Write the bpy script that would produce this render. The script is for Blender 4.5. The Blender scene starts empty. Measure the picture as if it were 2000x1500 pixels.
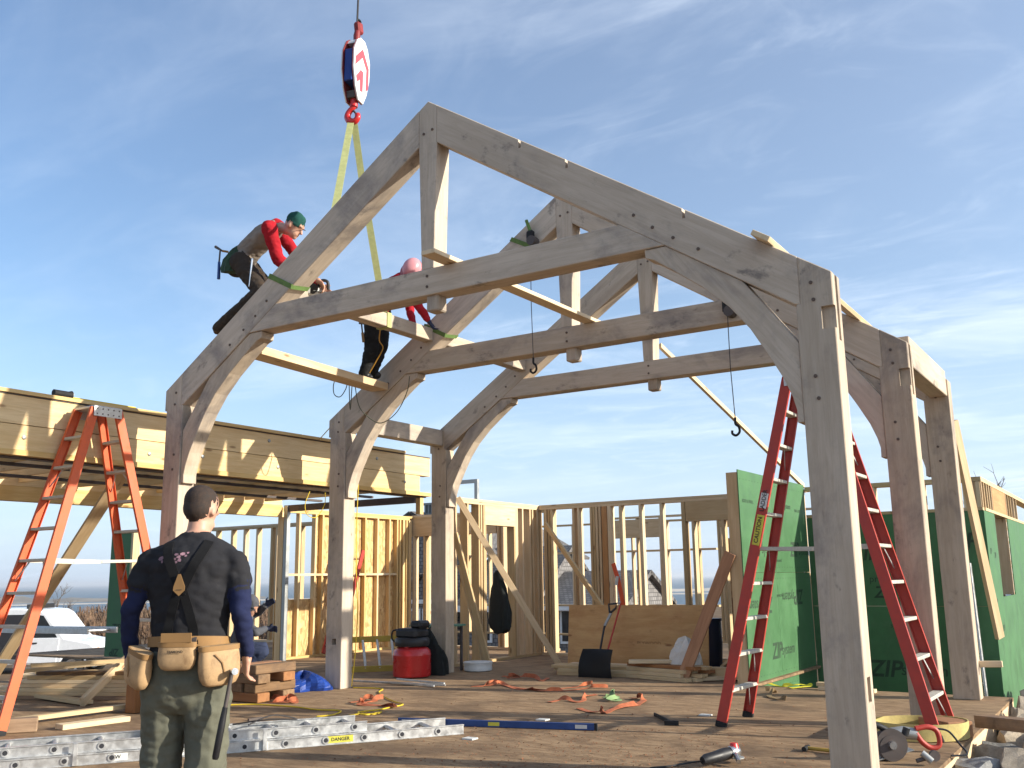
import bpy, bmesh, math, random
from mathutils import Vector, Matrix, Euler, kdtree, noise as mnoise
random.seed(7)
S = bpy.context.scene
COL = S.collection
V = Vector
# ------------------------------------------------------------------ camera
CAM = V((8.327, -6.3391, 1.2409)); YAW, PITCH, ROLL, FPX = 0.5719, 0.1982, -0.0145, 1889.165
fw = V((-math.sin(YAW)*math.cos(PITCH), math.cos(YAW)*math.cos(PITCH), math.sin(PITCH)))
rt = V((math.cos(YAW), math.sin(YAW), 0)); up = rt.cross(fw)
RT = rt*math.cos(ROLL)+up*math.sin(ROLL); UP = -rt*math.sin(ROLL)+up*math.cos(ROLL)
cd = bpy.data.cameras.new('camera'); cam = bpy.data.objects.new('camera', cd); COL.objects.link(cam)
cam.matrix_world = Matrix(((RT.x, UP.x, -fw.x, CAM.x), (RT.y, UP.y, -fw.y, CAM.y), (RT.z, UP.z, -fw.z, CAM.z), (0, 0, 0, 1)))
cd.sensor_width = 36; cd.lens = FPX/2000*36; cd.clip_end = 60000; cd.clip_start = 0.05
S.camera = cam
# ------------------------------------------------------------------ light
SUN_AZ, SUN_EL = math.radians(16.5), math.radians(20)       # azimuth from +X towards +Y
sd = V((math.cos(SUN_AZ)*math.cos(SUN_EL), math.sin(SUN_AZ)*math.cos(SUN_EL), math.sin(SUN_EL)))
W = bpy.data.worlds.new('World'); S.world = W; W.use_nodes = True
wn, wl = W.node_tree.nodes, W.node_tree.links
bg = wn['Background']; bg.inputs[1].default_value = 0.112
sky = wn.new('ShaderNodeTexSky'); sky.sky_type = 'NISHITA'; sky.sun_disc = False
sky.sun_elevation = SUN_EL; sky.sun_rotation = math.pi/2-SUN_AZ
sky.altitude = 20; sky.air_density = 1.0; sky.dust_density = 0.9; sky.ozone_density = 3.0
# thin cirrus, laid out on a high flat layer of the sky
tc = wn.new('ShaderNodeTexCoord'); sep = wn.new('ShaderNodeSeparateXYZ'); wl.new(tc.outputs['Generated'], sep.inputs[0])
def wm(op, a, b=None, c=None):
    n = wn.new('ShaderNodeMath'); n.operation = op
    for i, x in enumerate((a, b, c)):
        if x is None: continue
        if isinstance(x, (int, float)): n.inputs[i].default_value = x
        else: wl.new(x, n.inputs[i])
    return n.outputs[0]
zz = wm('ADD', wm('MAXIMUM', sep.outputs[2], 0.0), 0.10)
cx = wm('DIVIDE', sep.outputs[0], zz); cy = wm('DIVIDE', sep.outputs[1], zz)
comb = wn.new('ShaderNodeCombineXYZ'); wl.new(cx, comb.inputs[0]); wl.new(cy, comb.inputs[1])
def wnoise(scale, rot, loc, ns, det, rough, dist, lo, hi):
    mp = wn.new('ShaderNodeMapping'); mp.inputs['Scale'].default_value = scale; mp.inputs['Rotation'].default_value = (0, 0, rot); mp.inputs['Location'].default_value = loc
    wl.new(comb.outputs[0], mp.inputs[0])
    n = wn.new('ShaderNodeTexNoise'); n.inputs['Scale'].default_value = ns; n.inputs['Detail'].default_value = det; n.inputs['Roughness'].default_value = rough; n.inputs['Distortion'].default_value = dist
    wl.new(mp.outputs[0], n.inputs[0])
    r = wn.new('ShaderNodeMapRange'); r.interpolation_type = 'SMOOTHSTEP'; r.inputs[1].default_value = lo; r.inputs[2].default_value = hi
    wl.new(n.outputs[0], r.inputs[0]); return r.outputs[0]
c1 = wnoise((0.62, 1.05, 1), 0.6, (3.4, 1.7, 0), 1.15, 10, 0.60, 1.1, 0.44, 0.80)
c2 = wnoise((0.3, 0.6, 1), 0.2, (7, 4, 0), 0.9, 4, 0.5, 0.3, 0.38, 0.75)
c3 = wnoise((0.9, 1.7, 1), 0.9, (1, 9, 0), 2.4, 11, 0.62, 1.6, 0.46, 0.82)
# more veil towards the sun's side of the sky
side = wn.new('ShaderNodeVectorMath'); side.operation = 'DOT_PRODUCT'; wl.new(tc.outputs['Generated'], side.inputs[0]); side.inputs[1].default_value = (sd.x, sd.y, 0)
sidef = wn.new('ShaderNodeMapRange'); sidef.inputs[1].default_value = -0.65; sidef.inputs[2].default_value = 0.35; wl.new(side.outputs['Value'], sidef.inputs[0])
cl = wm('ADD', wm('MULTIPLY', c1, 0.50), wm('MULTIPLY', c3, 0.22))
cl = wm('MULTIPLY', cl, wm('MULTIPLY_ADD', c2, 0.8, 0.35))
cl = wm('ADD', wm('MULTIPLY', cl, wm('MULTIPLY_ADD', sidef.outputs[0], 0.75, 0.62)), wm('MULTIPLY', sidef.outputs[0], 0.16))
cl = wm('MINIMUM', wm('ADD', cl, 0.02), 0.8)
mix = wn.new('ShaderNodeMix'); mix.data_type = 'RGBA'; wl.new(cl, mix.inputs['Factor']); 
lowf = wn.new('ShaderNodeMapRange'); lowf.interpolation_type = 'SMOOTHSTEP'; lowf.inputs[1].default_value = 0.30; lowf.inputs[2].default_value = -0.02; lowf.inputs[3].default_value = 0.0; lowf.inputs[4].default_value = 0.75; wl.new(sep.outputs[2], lowf.inputs[0])
hz = wn.new('ShaderNodeMix'); hz.data_type = 'RGBA'; wl.new(lowf.outputs[0], hz.inputs['Factor']); wl.new(sky.outputs[0], hz.inputs['A']); hz.inputs['B'].default_value = (2.95, 3.8, 5.1, 1)
wl.new(hz.outputs['Result'], mix.inputs['A']); mix.inputs['B'].default_value = (5.6, 6.1, 6.8, 1)
wl.new(mix.outputs['Result'], bg.inputs[0])
sl = bpy.data.lights.new('sun', 'SUN'); sl.energy = 4.2; sl.angle = math.radians(0.55); sl.color = (1.0, 0.93, 0.80)
so = bpy.data.objects.new('sun', sl); COL.objects.link(so); so.rotation_euler = sd.to_track_quat('Z', 'Y').to_euler(); so.location = sd*60
S.view_settings.view_transform = 'Standard'; S.view_settings.look = 'None'; S.view_settings.gamma = 1; S.view_settings.exposure = 0.95
S.cycles.max_bounces = 6; S.cycles.transparent_max_bounces = 8
# ------------------------------------------------------------------ helpers
def at(u, v, ax, val):
    """world point where the photo's sight line meets a plane x/y/z = val, or lies at depth d"""
    r = fw*FPX+RT*(u-1000)-UP*(v-750); r = r/FPX
    if ax == 'd': return CAM+r*val
    k = 'xyz'.index(ax); return CAM+r*((val-CAM[k])/r[k])
WORLD = {}
def tag(o, label=None, cat=None, group=None, kind=None):
    if label: o['label'] = label
    if cat: o['category'] = cat
    if group: o['group'] = group
    if kind: o['kind'] = kind
    return o
def thing(name, loc, label, cat, group=None):
    o = bpy.data.objects.new(name, None); COL.objects.link(o); o.location = loc; o.empty_display_size = 0.1
    WORLD[o] = Matrix.Translation(V(loc)); return tag(o, label, cat, group)
def put(name, me, mat=None, parent=None, M=Matrix.Identity(4)):
    if mat is not None and len(me.materials) == 0: me.materials.append(mat)
    o = bpy.data.objects.new(name, me); COL.objects.link(o)
    if mat is not None and me.materials[0] != mat:
        o.material_slots[0].link = 'OBJECT'; o.material_slots[0].material = mat
    WORLD[o] = M
    if parent is not None:
        o.parent = parent; o.matrix_local = WORLD[parent].inverted() @ M
    else: o.matrix_world = M
    return o
def bm_mesh(bm, name='m', smooth=False):
    me = bpy.data.meshes.new(name); bm.normal_update(); bm.to_mesh(me); bm.free()
    if smooth:
        for p in me.polygons: p.use_smooth = True
        me.set_sharp_from_angle(angle=math.radians(55))
    return me
BOXC = {}
def box_mesh(sx, sy, sz, bev=0.0, mat=None):
    key = (round(sx, 3), round(sy, 3), round(sz, 3), bev, mat)
    if key in BOXC: return BOXC[key]
    bm = bmesh.new(); bmesh.ops.create_cube(bm, size=1)
    for v in bm.verts: v.co = V((v.co.x*sx, v.co.y*sy, v.co.z*sz))
    if bev: bmesh.ops.bevel(bm, geom=bm.edges[:], offset=bev, segments=1, affect='EDGES')
    me = bm_mesh(bm, 'box')
    if mat: me.materials.append(mat)
    BOXC[key] = me; return me
def frame(c, dx, dz=V((0, 0, 1))):
    x = V(dx).normalized(); z = V(dz); z = (z-x*z.dot(x))
    if z.length < 1e-4: z = V((0, 1, 0)); z = z-x*z.dot(x)
    z.normalize(); y = z.cross(x)
    return Matrix(((x.x, y.x, z.x, c[0]), (x.y, y.y, z.y, c[1]), (x.z, y.z, z.z, c[2]), (0, 0, 0, 1)))
def beam(name, p0, p1, w, h, mat, parent=None, upv=(0, 0, 1), bev=0.0):
    """a straight piece from p0 to p1; w across, h along upv; local X is the grain"""
    p0, p1 = V(p0), V(p1); d = p1-p0
    return put(name, box_mesh(d.length, w, h, bev, mat), mat, parent, frame((p0+p1)/2, d, upv))
def bx(name, x0, x1, y0, y1, z0, z1, mat, parent=None, bev=0.0):
    s = (x1-x0, y1-y0, z1-z0); c = V(((x0+x1)/2, (y0+y1)/2, (z0+z1)/2)); k = max(range(3), key=lambda i: s[i])
    if k == 0: return put(name, box_mesh(s[0], s[1], s[2], bev, mat), mat, parent, frame(c, (1, 0, 0), (0, 0, 1)))
    if k == 1: return put(name, box_mesh(s[1], s[0], s[2], bev, mat), mat, parent, frame(c, (0, 1, 0), (0, 0, 1)))
    return put(name, box_mesh(s[2], s[1], s[0], bev, mat), mat, parent, frame(c, (0, 0, 1), (1, 0, 0)))
def prism_bm(poly, y0, y1, bev=0.0):
    bm = bmesh.new(); a = [bm.verts.new((x, y0, z)) for x, z in poly]; b = [bm.verts.new((x, y1, z)) for x, z in poly]
    n = len(poly); bm.faces.new(a); bm.faces.new(b[::-1])
    for i in range(n): bm.faces.new((a[i], b[i], b[(i+1) % n], a[(i+1) % n]))
    bmesh.ops.recalc_face_normals(bm, faces=bm.faces[:])
    if bev: bmesh.ops.bevel(bm, geom=[e for e in bm.edges if e.calc_face_angle(0) > 0.5], offset=bev, segments=1, affect='EDGES')
    return bm
def prism(name, poly, y0, y1, grain, mat, parent, bev=0.005, cuts=()):
    """prism of an x,z outline between y0 and y1 with local X along the grain direction (gx, gz)"""
    cxp = sum(p[0] for p in poly)/len(poly); czp = sum(p[1] for p in poly)/len(poly)
    M = frame((cxp, y0, czp), (grain[0], 0, grain[1]), (-grain[1], 0, grain[0]))
    bm = prism_bm(poly, y0, y1, bev); bmesh.ops.transform(bm, matrix=M.inverted(), verts=bm.verts)
    me = bm_mesh(bm, name)
    if cuts: me = cut(me, M, cuts)
    return put(name, me, mat, parent, M)
def cut(me, M, cuts):
    o = bpy.data.objects.new('t', me); COL.objects.link(o); o.matrix_world = M; tmp = []
    for (x0, x1, y0, y1, z0, z1) in cuts:
        bm = bmesh.new(); bmesh.ops.create_cube(bm, size=1)
        for v in bm.verts: v.co = V(((x0+x1)/2+v.co.x*(x1-x0), (y0+y1)/2+v.co.y*(y1-y0), (z0+z1)/2+v.co.z*(z1-z0)))
        c = bpy.data.objects.new('c', bm_mesh(bm)); COL.objects.link(c); tmp.append(c)
        md = o.modifiers.new('b', 'BOOLEAN'); md.object = c; md.operation = 'DIFFERENCE'; md.solver = 'EXACT'
    dg = bpy.context.evaluated_depsgraph_get(); dg.update()
    r = bpy.data.meshes.new_from_object(o.evaluated_get(dg))
    for c in tmp+[o]: bpy.data.objects.remove(c)
    return r
def tube_bm(bm, pts, r, seg=8, cap=True, ry=None, closed=False):
    """sweep a circle along pts (r: number or list)"""
    pts = [V(p) for p in pts]; n = len(pts); rings = []; prev = None
    for i, p in enumerate(pts):
        t = (pts[(i+1) % n]-pts[i-1]) if closed else (pts[min(i+1, n-1)]-pts[max(i-1, 0)])
        if t.length < 1e-9: t = V((0, 0, 1))
        t.normalize()
        if prev is None:
            a = V((0, 0, 1)) if abs(t.z) < 0.9 else V((1, 0, 0)); nrm = (a-t*a.dot(t)).normalized()
        else:
            nrm = prev-t*prev.dot(t)
            nrm = nrm.normalized() if nrm.length > 1e-6 else V((1, 0, 0))
        prev = nrm; b = t.cross(nrm); rr = r[i] if isinstance(r, (list, tuple)) else r; r2 = ry if ry else rr
        rings.append([bm.verts.new(p+nrm*(math.cos(2*math.pi*k/seg)*rr)+b*(math.sin(2*math.pi*k/seg)*r2)) for k in range(seg)])
    for i in range(n if closed else n-1):
        A, B = rings[i], rings[(i+1) % n]
        for k in range(seg): bm.faces.new((A[k], A[(k+1) % seg], B[(k+1) % seg], B[k]))
    if cap and not closed: bm.faces.new(rings[0][::-1]); bm.faces.new(rings[-1])
    return bm
def tube(name, pts, r, mat, parent=None, seg=8, closed=False):
    pts = [V(p) for p in pts]; c = pts[0].copy() if parent is None else V((0, 0, 0))
    bm = bmesh.new(); tube_bm(bm, [p-c for p in pts], r, seg, closed=closed)
    return put(name, bm_mesh(bm, name, True), mat, parent, Matrix.Translation(c))
def lathe_bm(bm, prof, seg=24, M=Matrix.Identity(4)):
    rings = []
    for r, z in prof: rings.append([bm.verts.new(M @ V((r*math.cos(2*math.pi*k/seg), r*math.sin(2*math.pi*k/seg), z))) for k in range(seg)])
    for A, B in zip(rings, rings[1:]):
        for k in range(seg): bm.faces.new((A[k], A[(k+1) % seg], B[(k+1) % seg], B[k]))
    bm.faces.new(rings[0][::-1]); bm.faces.new(rings[-1]); return bm
def lathe(name, prof, mat, parent, loc, seg=24, rot=None):
    bm = lathe_bm(bmesh.new(), prof, seg); M = Matrix.Translation(V(loc))
    if rot is not None: M = M @ rot
    o = put(name, bm_mesh(bm, name, True), mat, parent, M); return o
def smooth_by_angle(o, a=40):
    for p in o.data.polygons: p.use_smooth = True
    try: o.data.set_sharp_from_angle(angle=math.radians(a))
    except Exception: pass
    return o
def spline(pts, n=8):
    """Catmull-Rom through pts"""
    P = [V(p) for p in pts]; P = [P[0]*2-P[1]]+P+[P[-1]*2-P[-2]]; out = []
    for i in range(1, len(P)-2):
        for k in range(n):
            t = k/n; a, b, c, d = P[i-1:i+3]
            out.append(0.5*((2*b)+(c-a)*t+(2*a-5*b+4*c-d)*t*t+(3*b-a-3*c+d)*t**3))
    out.append(P[-2]); return out
def text_mesh(body, size, extrude=0.0, bold=0.0, shear=0.0):
    cu = bpy.data.curves.new('t', 'FONT'); cu.body = body; cu.size = size; cu.extrude = extrude; cu.offset = bold; cu.shear = shear; cu.align_x = 'CENTER'; cu.align_y = 'CENTER'
    cu.resolution_u = 3
    o = bpy.data.objects.new('t', cu); COL.objects.link(o); dg = bpy.context.evaluated_depsgraph_get(); dg.update()
    me = bpy.data.meshes.new_from_object(o.evaluated_get(dg)); bpy.data.objects.remove(o); return me
# ------------------------------------------------------------------ materials
def nt(name):
    m = bpy.data.materials.new(name); m.use_nodes = True; return m, m.node_tree.nodes, m.node_tree.links, m.node_tree.nodes['Principled BSDF']
def col(c): return (c[0], c[1], c[2], 1)
def mixc(n, l, fac, a, b, mode='MIX'):
    x = n.new('ShaderNodeMix'); x.data_type = 'RGBA'; x.blend_type = mode
    for k, s in (('Factor', fac), ('A', a), ('B', b)):
        if isinstance(s, (int, float)): x.inputs[k].default_value = s
        elif isinstance(s, tuple): x.inputs[k].default_value = col(s)
        else: l.new(s, x.inputs[k])
    return x.outputs['Result']
def noise(n, l, vec, scale, det=4, rough=0.55, dist=0.0):
    x = n.new('ShaderNodeTexNoise'); x.inputs['Scale'].default_value = scale; x.inputs['Detail'].default_value = det; x.inputs['Roughness'].default_value = rough; x.inputs['Distortion'].default_value = dist
    l.new(vec, x.inputs['Vector']); return x.outputs[0]
def remap(n, l, s, lo, hi, a=0.0, b=1.0, smooth=True):
    x = n.new('ShaderNodeMapRange'); x.inputs[1].default_value = lo; x.inputs[2].default_value = hi; x.inputs[3].default_value = a; x.inputs[4].default_value = b
    if smooth: x.interpolation_type = 'SMOOTHSTEP'
    l.new(s, x.inputs[0]); return x.outputs[0]
def coords(n, l, scale=(1, 1, 1), rnd=True):
    t = n.new('ShaderNodeTexCoord'); m = n.new('ShaderNodeMapping'); m.inputs['Scale'].default_value = scale; l.new(t.outputs['Object'], m.inputs[0])
    if rnd:
        oi = n.new('ShaderNodeObjectInfo'); mu = n.new('ShaderNodeMath'); mu.operation = 'MULTIPLY'; mu.inputs[1].default_value = 60; l.new(oi.outputs['Random'], mu.inputs[0])
        l.new(mu.outputs[0], m.inputs['Location']); return m.outputs[0], oi.outputs['Random']
    return m.outputs[0], None
def bump(n, l, bs, h, strength=0.3, dist=0.005):
    b = n.new('ShaderNodeBump'); b.inputs['Strength'].default_value = strength; b.inputs['Distance'].default_value = dist; l.new(h, b.inputs['Height']); l.new(b.outputs[0], bs.inputs['Normal'])
def wood(name, c1, c2, stain=None, samt=0.6, sscale=1.6, var=0.18, knots=None, rough=0.75, gscale=9):
    m, n, l, bs = nt(name)
    g, r = coords(n, l, (0.9, gscale, gscale)); q, _ = coords(n, l, (1, 1.6, 1.6))
    ng = noise(n, l, g, 2.2, 6, 0.62, 0.6); c = mixc(n, l, remap(n, l, ng, 0.32, 0.68), c1, c2)
    f, _ = coords(n, l, (2, 60, 60)); nf = noise(n, l, f, 2.0, 3, 0.6); c = mixc(n, l, remap(n, l, nf, 0.45, 0.75, 0, 0.25), c, tuple(x*0.62 for x in c2))
    big = noise(n, l, q, 0.9, 3, 0.6); c = mixc(n, l, remap(n, l, big, 0.35, 0.7, 0, 0.35), c, tuple(x*0.8 for x in c2))
    if stain:
        s1 = noise(n, l, q, sscale, 7, 0.68, 0.4); c = mixc(n, l, remap(n, l, s1, 0.47, 0.72, 0, samt), c, stain)
        s2 = noise(n, l, q, sscale*3.1, 5, 0.7, 0.2); c = mixc(n, l, remap(n, l, s2, 0.58, 0.72, 0, samt*0.85), c, tuple(x*0.6 for x in stain))
    if knots:
        kq, _ = coords(n, l, (2.1, 7, 7)); vo = n.new('ShaderNodeTexVoronoi'); vo.inputs['Scale'].default_value = 0.9; l.new(kq, vo.inputs['Vector'])
        c = mixc(n, l, remap(n, l, vo.outputs['Distance'], 0.05, 0.13, 0.85, 0), c, knots)
    br = n.new('ShaderNodeHueSaturation'); l.new(c, br.inputs['Color']); l.new(remap(n, l, r, 0, 1, 1-var, 1+var, False), br.inputs['Value'])
    l.new(remap(n, l, r, 0, 1, 1.1, 0.88, False), br.inputs['Saturation'])
    l.new(br.outputs[0], bs.inputs['Base Color']); bs.inputs['Roughness'].default_value = rough; bs.inputs['Specular IOR Level'].default_value = 0.25
    bump(n, l, bs, nf, 0.25, 0.003); return m
def plain(name, c, rough=0.5, metal=0.0, var=0.12, nscale=6, dirt=None, damt=0.5, spec=0.4, bmp=0.0, coat=0.0):
    m, n, l, bs = nt(name); v, r = coords(n, l)
    k = noise(n, l, v, nscale, 6, 0.65); cc = mixc(n, l, remap(n, l, k, 0.3, 0.72), tuple(x*(1-var) for x in c), tuple(min(1, x*(1+var)) for x in c))
    if dirt:
        k2 = noise(n, l, v, nscale*1.7, 7, 0.72, 0.5); cc = mixc(n, l, remap(n, l, k2, 0.50, 0.75, 0, damt), cc, dirt)
    l.new(cc, bs.inputs['Base Color']); l.new(remap(n, l, k, 0.3, 0.7, max(0, rough-0.1), min(1, rough+0.1)), bs.inputs['Roughness'])
    bs.inputs['Metallic'].default_value = metal; bs.inputs['Specular IOR Level'].default_value = spec; bs.inputs['Coat Weight'].default_value = coat
    if bmp: bump(n, l, bs, noise(n, l, v, nscale*9, 5, 0.65), bmp, 0.006)
    return m
def osb(name, a=(0.50, 0.31, 0.12), b=(0.30, 0.165, 0.06), d=(0.62, 0.43, 0.2)):
    m, n, l, bs = nt(name); v, r = coords(n, l, (1, 1, 1))
    w = n.new('ShaderNodeTexNoise'); w.inputs['Scale'].default_value = 7; l.new(v, w.inputs['Vector'])
    vm = n.new('ShaderNodeVectorMath'); vm.operation = 'MULTIPLY_ADD'; l.new(w.outputs['Color'], vm.inputs[0]); vm.inputs[1].default_value = (0.06, 0.06, 0.06); l.new(v, vm.inputs[2])
    mp = n.new('ShaderNodeMapping'); mp.inputs['Scale'].default_value = (12, 34, 34); mp.inputs['Rotation'].default_value = (0.4, 0.3, 0.5); l.new(vm.outputs[0], mp.inputs[0])
    vo = n.new('ShaderNodeTexVoronoi'); vo.inputs['Scale'].default_value = 1.0; l.new(mp.outputs[0], vo.inputs['Vector'])
    rp = n.new('ShaderNodeValToRGB'); l.new(vo.outputs['Color'], rp.inputs[0]); e = rp.color_ramp.elements; e[0].position = 0.1; e[0].color = col(b); e[1].position = 0.9; e[1].color = col(d); x = e.new(0.5); x.color = col(a)
    l.new(rp.outputs[0], bs.inputs['Base Color']); bs.inputs['Roughness'].default_value = 0.8; bump(n, l, bs, vo.outputs['Distance'], 0.2, 0.004); return m
M = {}
M['oak'] = wood('oak_timber', (0.56, 0.465, 0.36), (0.465, 0.375, 0.28), stain=(0.175, 0.155, 0.15), samt=0.78, sscale=1.0, var=0.07, rough=0.8)
M['peg'] = plain('peg_wood', (0.12, 0.085, 0.065), 0.8)
M['pine'] = wood('pine_lumber', (0.63, 0.47, 0.28), (0.53, 0.37, 0.20), var=0.16, knots=(0.22, 0.12, 0.055))
M['pine2'] = wood('pine_lumber_pale', (0.70, 0.55, 0.35), (0.60, 0.45, 0.265), var=0.12, knots=(0.25, 0.14, 0.06))
M['gold'] = wood('golden_pine', (0.72, 0.53, 0.27), (0.62, 0.42, 0.185), var=0.10, knots=(0.28, 0.15, 0.06))
M['fir'] = wood('fir_lumber_brown', (0.40, 0.20, 0.095), (0.30, 0.145, 0.07), var=0.15, knots=(0.14, 0.07, 0.035))
M['lvl'] = wood('laminated_lumber', (0.50, 0.24, 0.07), (0.40, 0.18, 0.05), var=0.1)
M['oldwood'] = wood('weathered_lumber', (0.30, 0.19, 0.105), (0.20, 0.12, 0.065), stain=(0.08, 0.06, 0.05), samt=0.6, var=0.25)
M['ply'] = wood('plywood_face', (0.60, 0.36, 0.155), (0.50, 0.275, 0.105), stain=(0.36, 0.16, 0.06), samt=0.5, sscale=1.3, var=0.08, knots=(0.24, 0.10, 0.04), gscale=4)
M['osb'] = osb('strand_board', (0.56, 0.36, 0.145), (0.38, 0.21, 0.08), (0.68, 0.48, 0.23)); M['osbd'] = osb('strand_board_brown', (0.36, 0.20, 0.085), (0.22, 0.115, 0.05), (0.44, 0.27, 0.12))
M['zip'] = plain('green_sheathing', (0.058, 0.150, 0.060), 0.6, var=0.14, nscale=2.5, dirt=(0.085, 0.175, 0.085), damt=0.5, spec=0.3)
M['ink'] = plain('print_ink', (0.022, 0.05, 0.025), 0.7, var=0.3, nscale=20)
M['steel'] = plain('dark_steel', (0.09, 0.075, 0.07), 0.6, 0.3, dirt=(0.12, 0.06, 0.04))
M['galv'] = plain('galvanised_post', (0.36, 0.37, 0.36), 0.5, 0.6)
# deck boards
def deck_mat():
    m, n, l, bs = nt('subfloor_plywood'); v, _ = coords(n, l, (1, 1, 1), False)
    g = n.new('ShaderNodeMapping'); g.inputs['Scale'].default_value = (1.1, 3.4, 1); l.new(v, g.inputs[0])
    a = noise(n, l, g.outputs[0], 3.2, 9, 0.70, 0.9)
    c = mixc(n, l, remap(n, l, a, 0.36, 0.64), (0.20, 0.126, 0.070), (0.34, 0.228, 0.130))
    f = n.new('ShaderNodeMapping'); f.inputs['Scale'].default_value = (5, 22, 1); l.new(v, f.inputs[0])
    b = noise(n, l, f.outputs[0], 3, 6, 0.7); c = mixc(n, l, remap(n, l, b, 0.58, 0.76, 0, 0.5), c, (0.40, 0.285, 0.175))
    d = noise(n, l, v, 0.9, 6, 0.62, 0.3); c = mixc(n, l, remap(n, l, d, 0.45, 0.68, 0, 0.75), c, (0.105, 0.068, 0.042))
    e = noise(n, l, v, 26, 4, 0.7); c = mixc(n, l, remap(n, l, e, 0.60, 0.70, 0, 0.6), c, (0.075, 0.045, 0.028))
    k = noise(n, l, v, 9, 5, 0.7); c = mixc(n, l, remap(n, l, k, 0.62, 0.72, 0, 0.5), c, (0.40, 0.27, 0.15))
    l.new(c, bs.inputs['Base Color']); bs.inputs['Roughness'].default_value = 0.88; bs.inputs['Specular IOR Level'].default_value = 0.2
    bump(n, l, bs, b, 0.5, 0.006); return m
M['deck'] = deck_mat()
# ------------------------------------------------------------------ the deck and the ground
def struct(o): o['kind'] = 'structure'; return o
def poly_slab(name, poly, z0, z1, mat):
    bm = bmesh.new(); a = [bm.verts.new((x, y, z1)) for x, y in poly]; b = [bm.verts.new((x, y, z0)) for x, y in poly]
    bm.faces.new(a); bm.faces.new(b[::-1]); n = len(poly)
    for i in range(n): bm.faces.new((a[i], a[(i+1) % n], b[(i+1) % n], b[i]))
    bmesh.ops.recalc_face_normals(bm, faces=bm.faces[:]); return put(name, bm_mesh(bm, name), mat)
deck = struct(poly_slab('floor', [(-4.7, -12), (7.03, -12), (7.03, 4.86), (4.36, 4.86), (4.36, 7.85), (-0.3, 7.85), (-0.3, 8.65), (-9.5, 8.65), (-9.5, 4.2), (-4.7, 4.2)], -0.03, 0.0, M['deck']))
bx('rim_board', 6.985, 7.026, -12, 4.856, -0.32, -0.034, M['pine'], deck)
bx('rim_board', 4.37, 6.98, 4.815, 4.856, -0.32, -0.034, M['pine'], deck)

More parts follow.
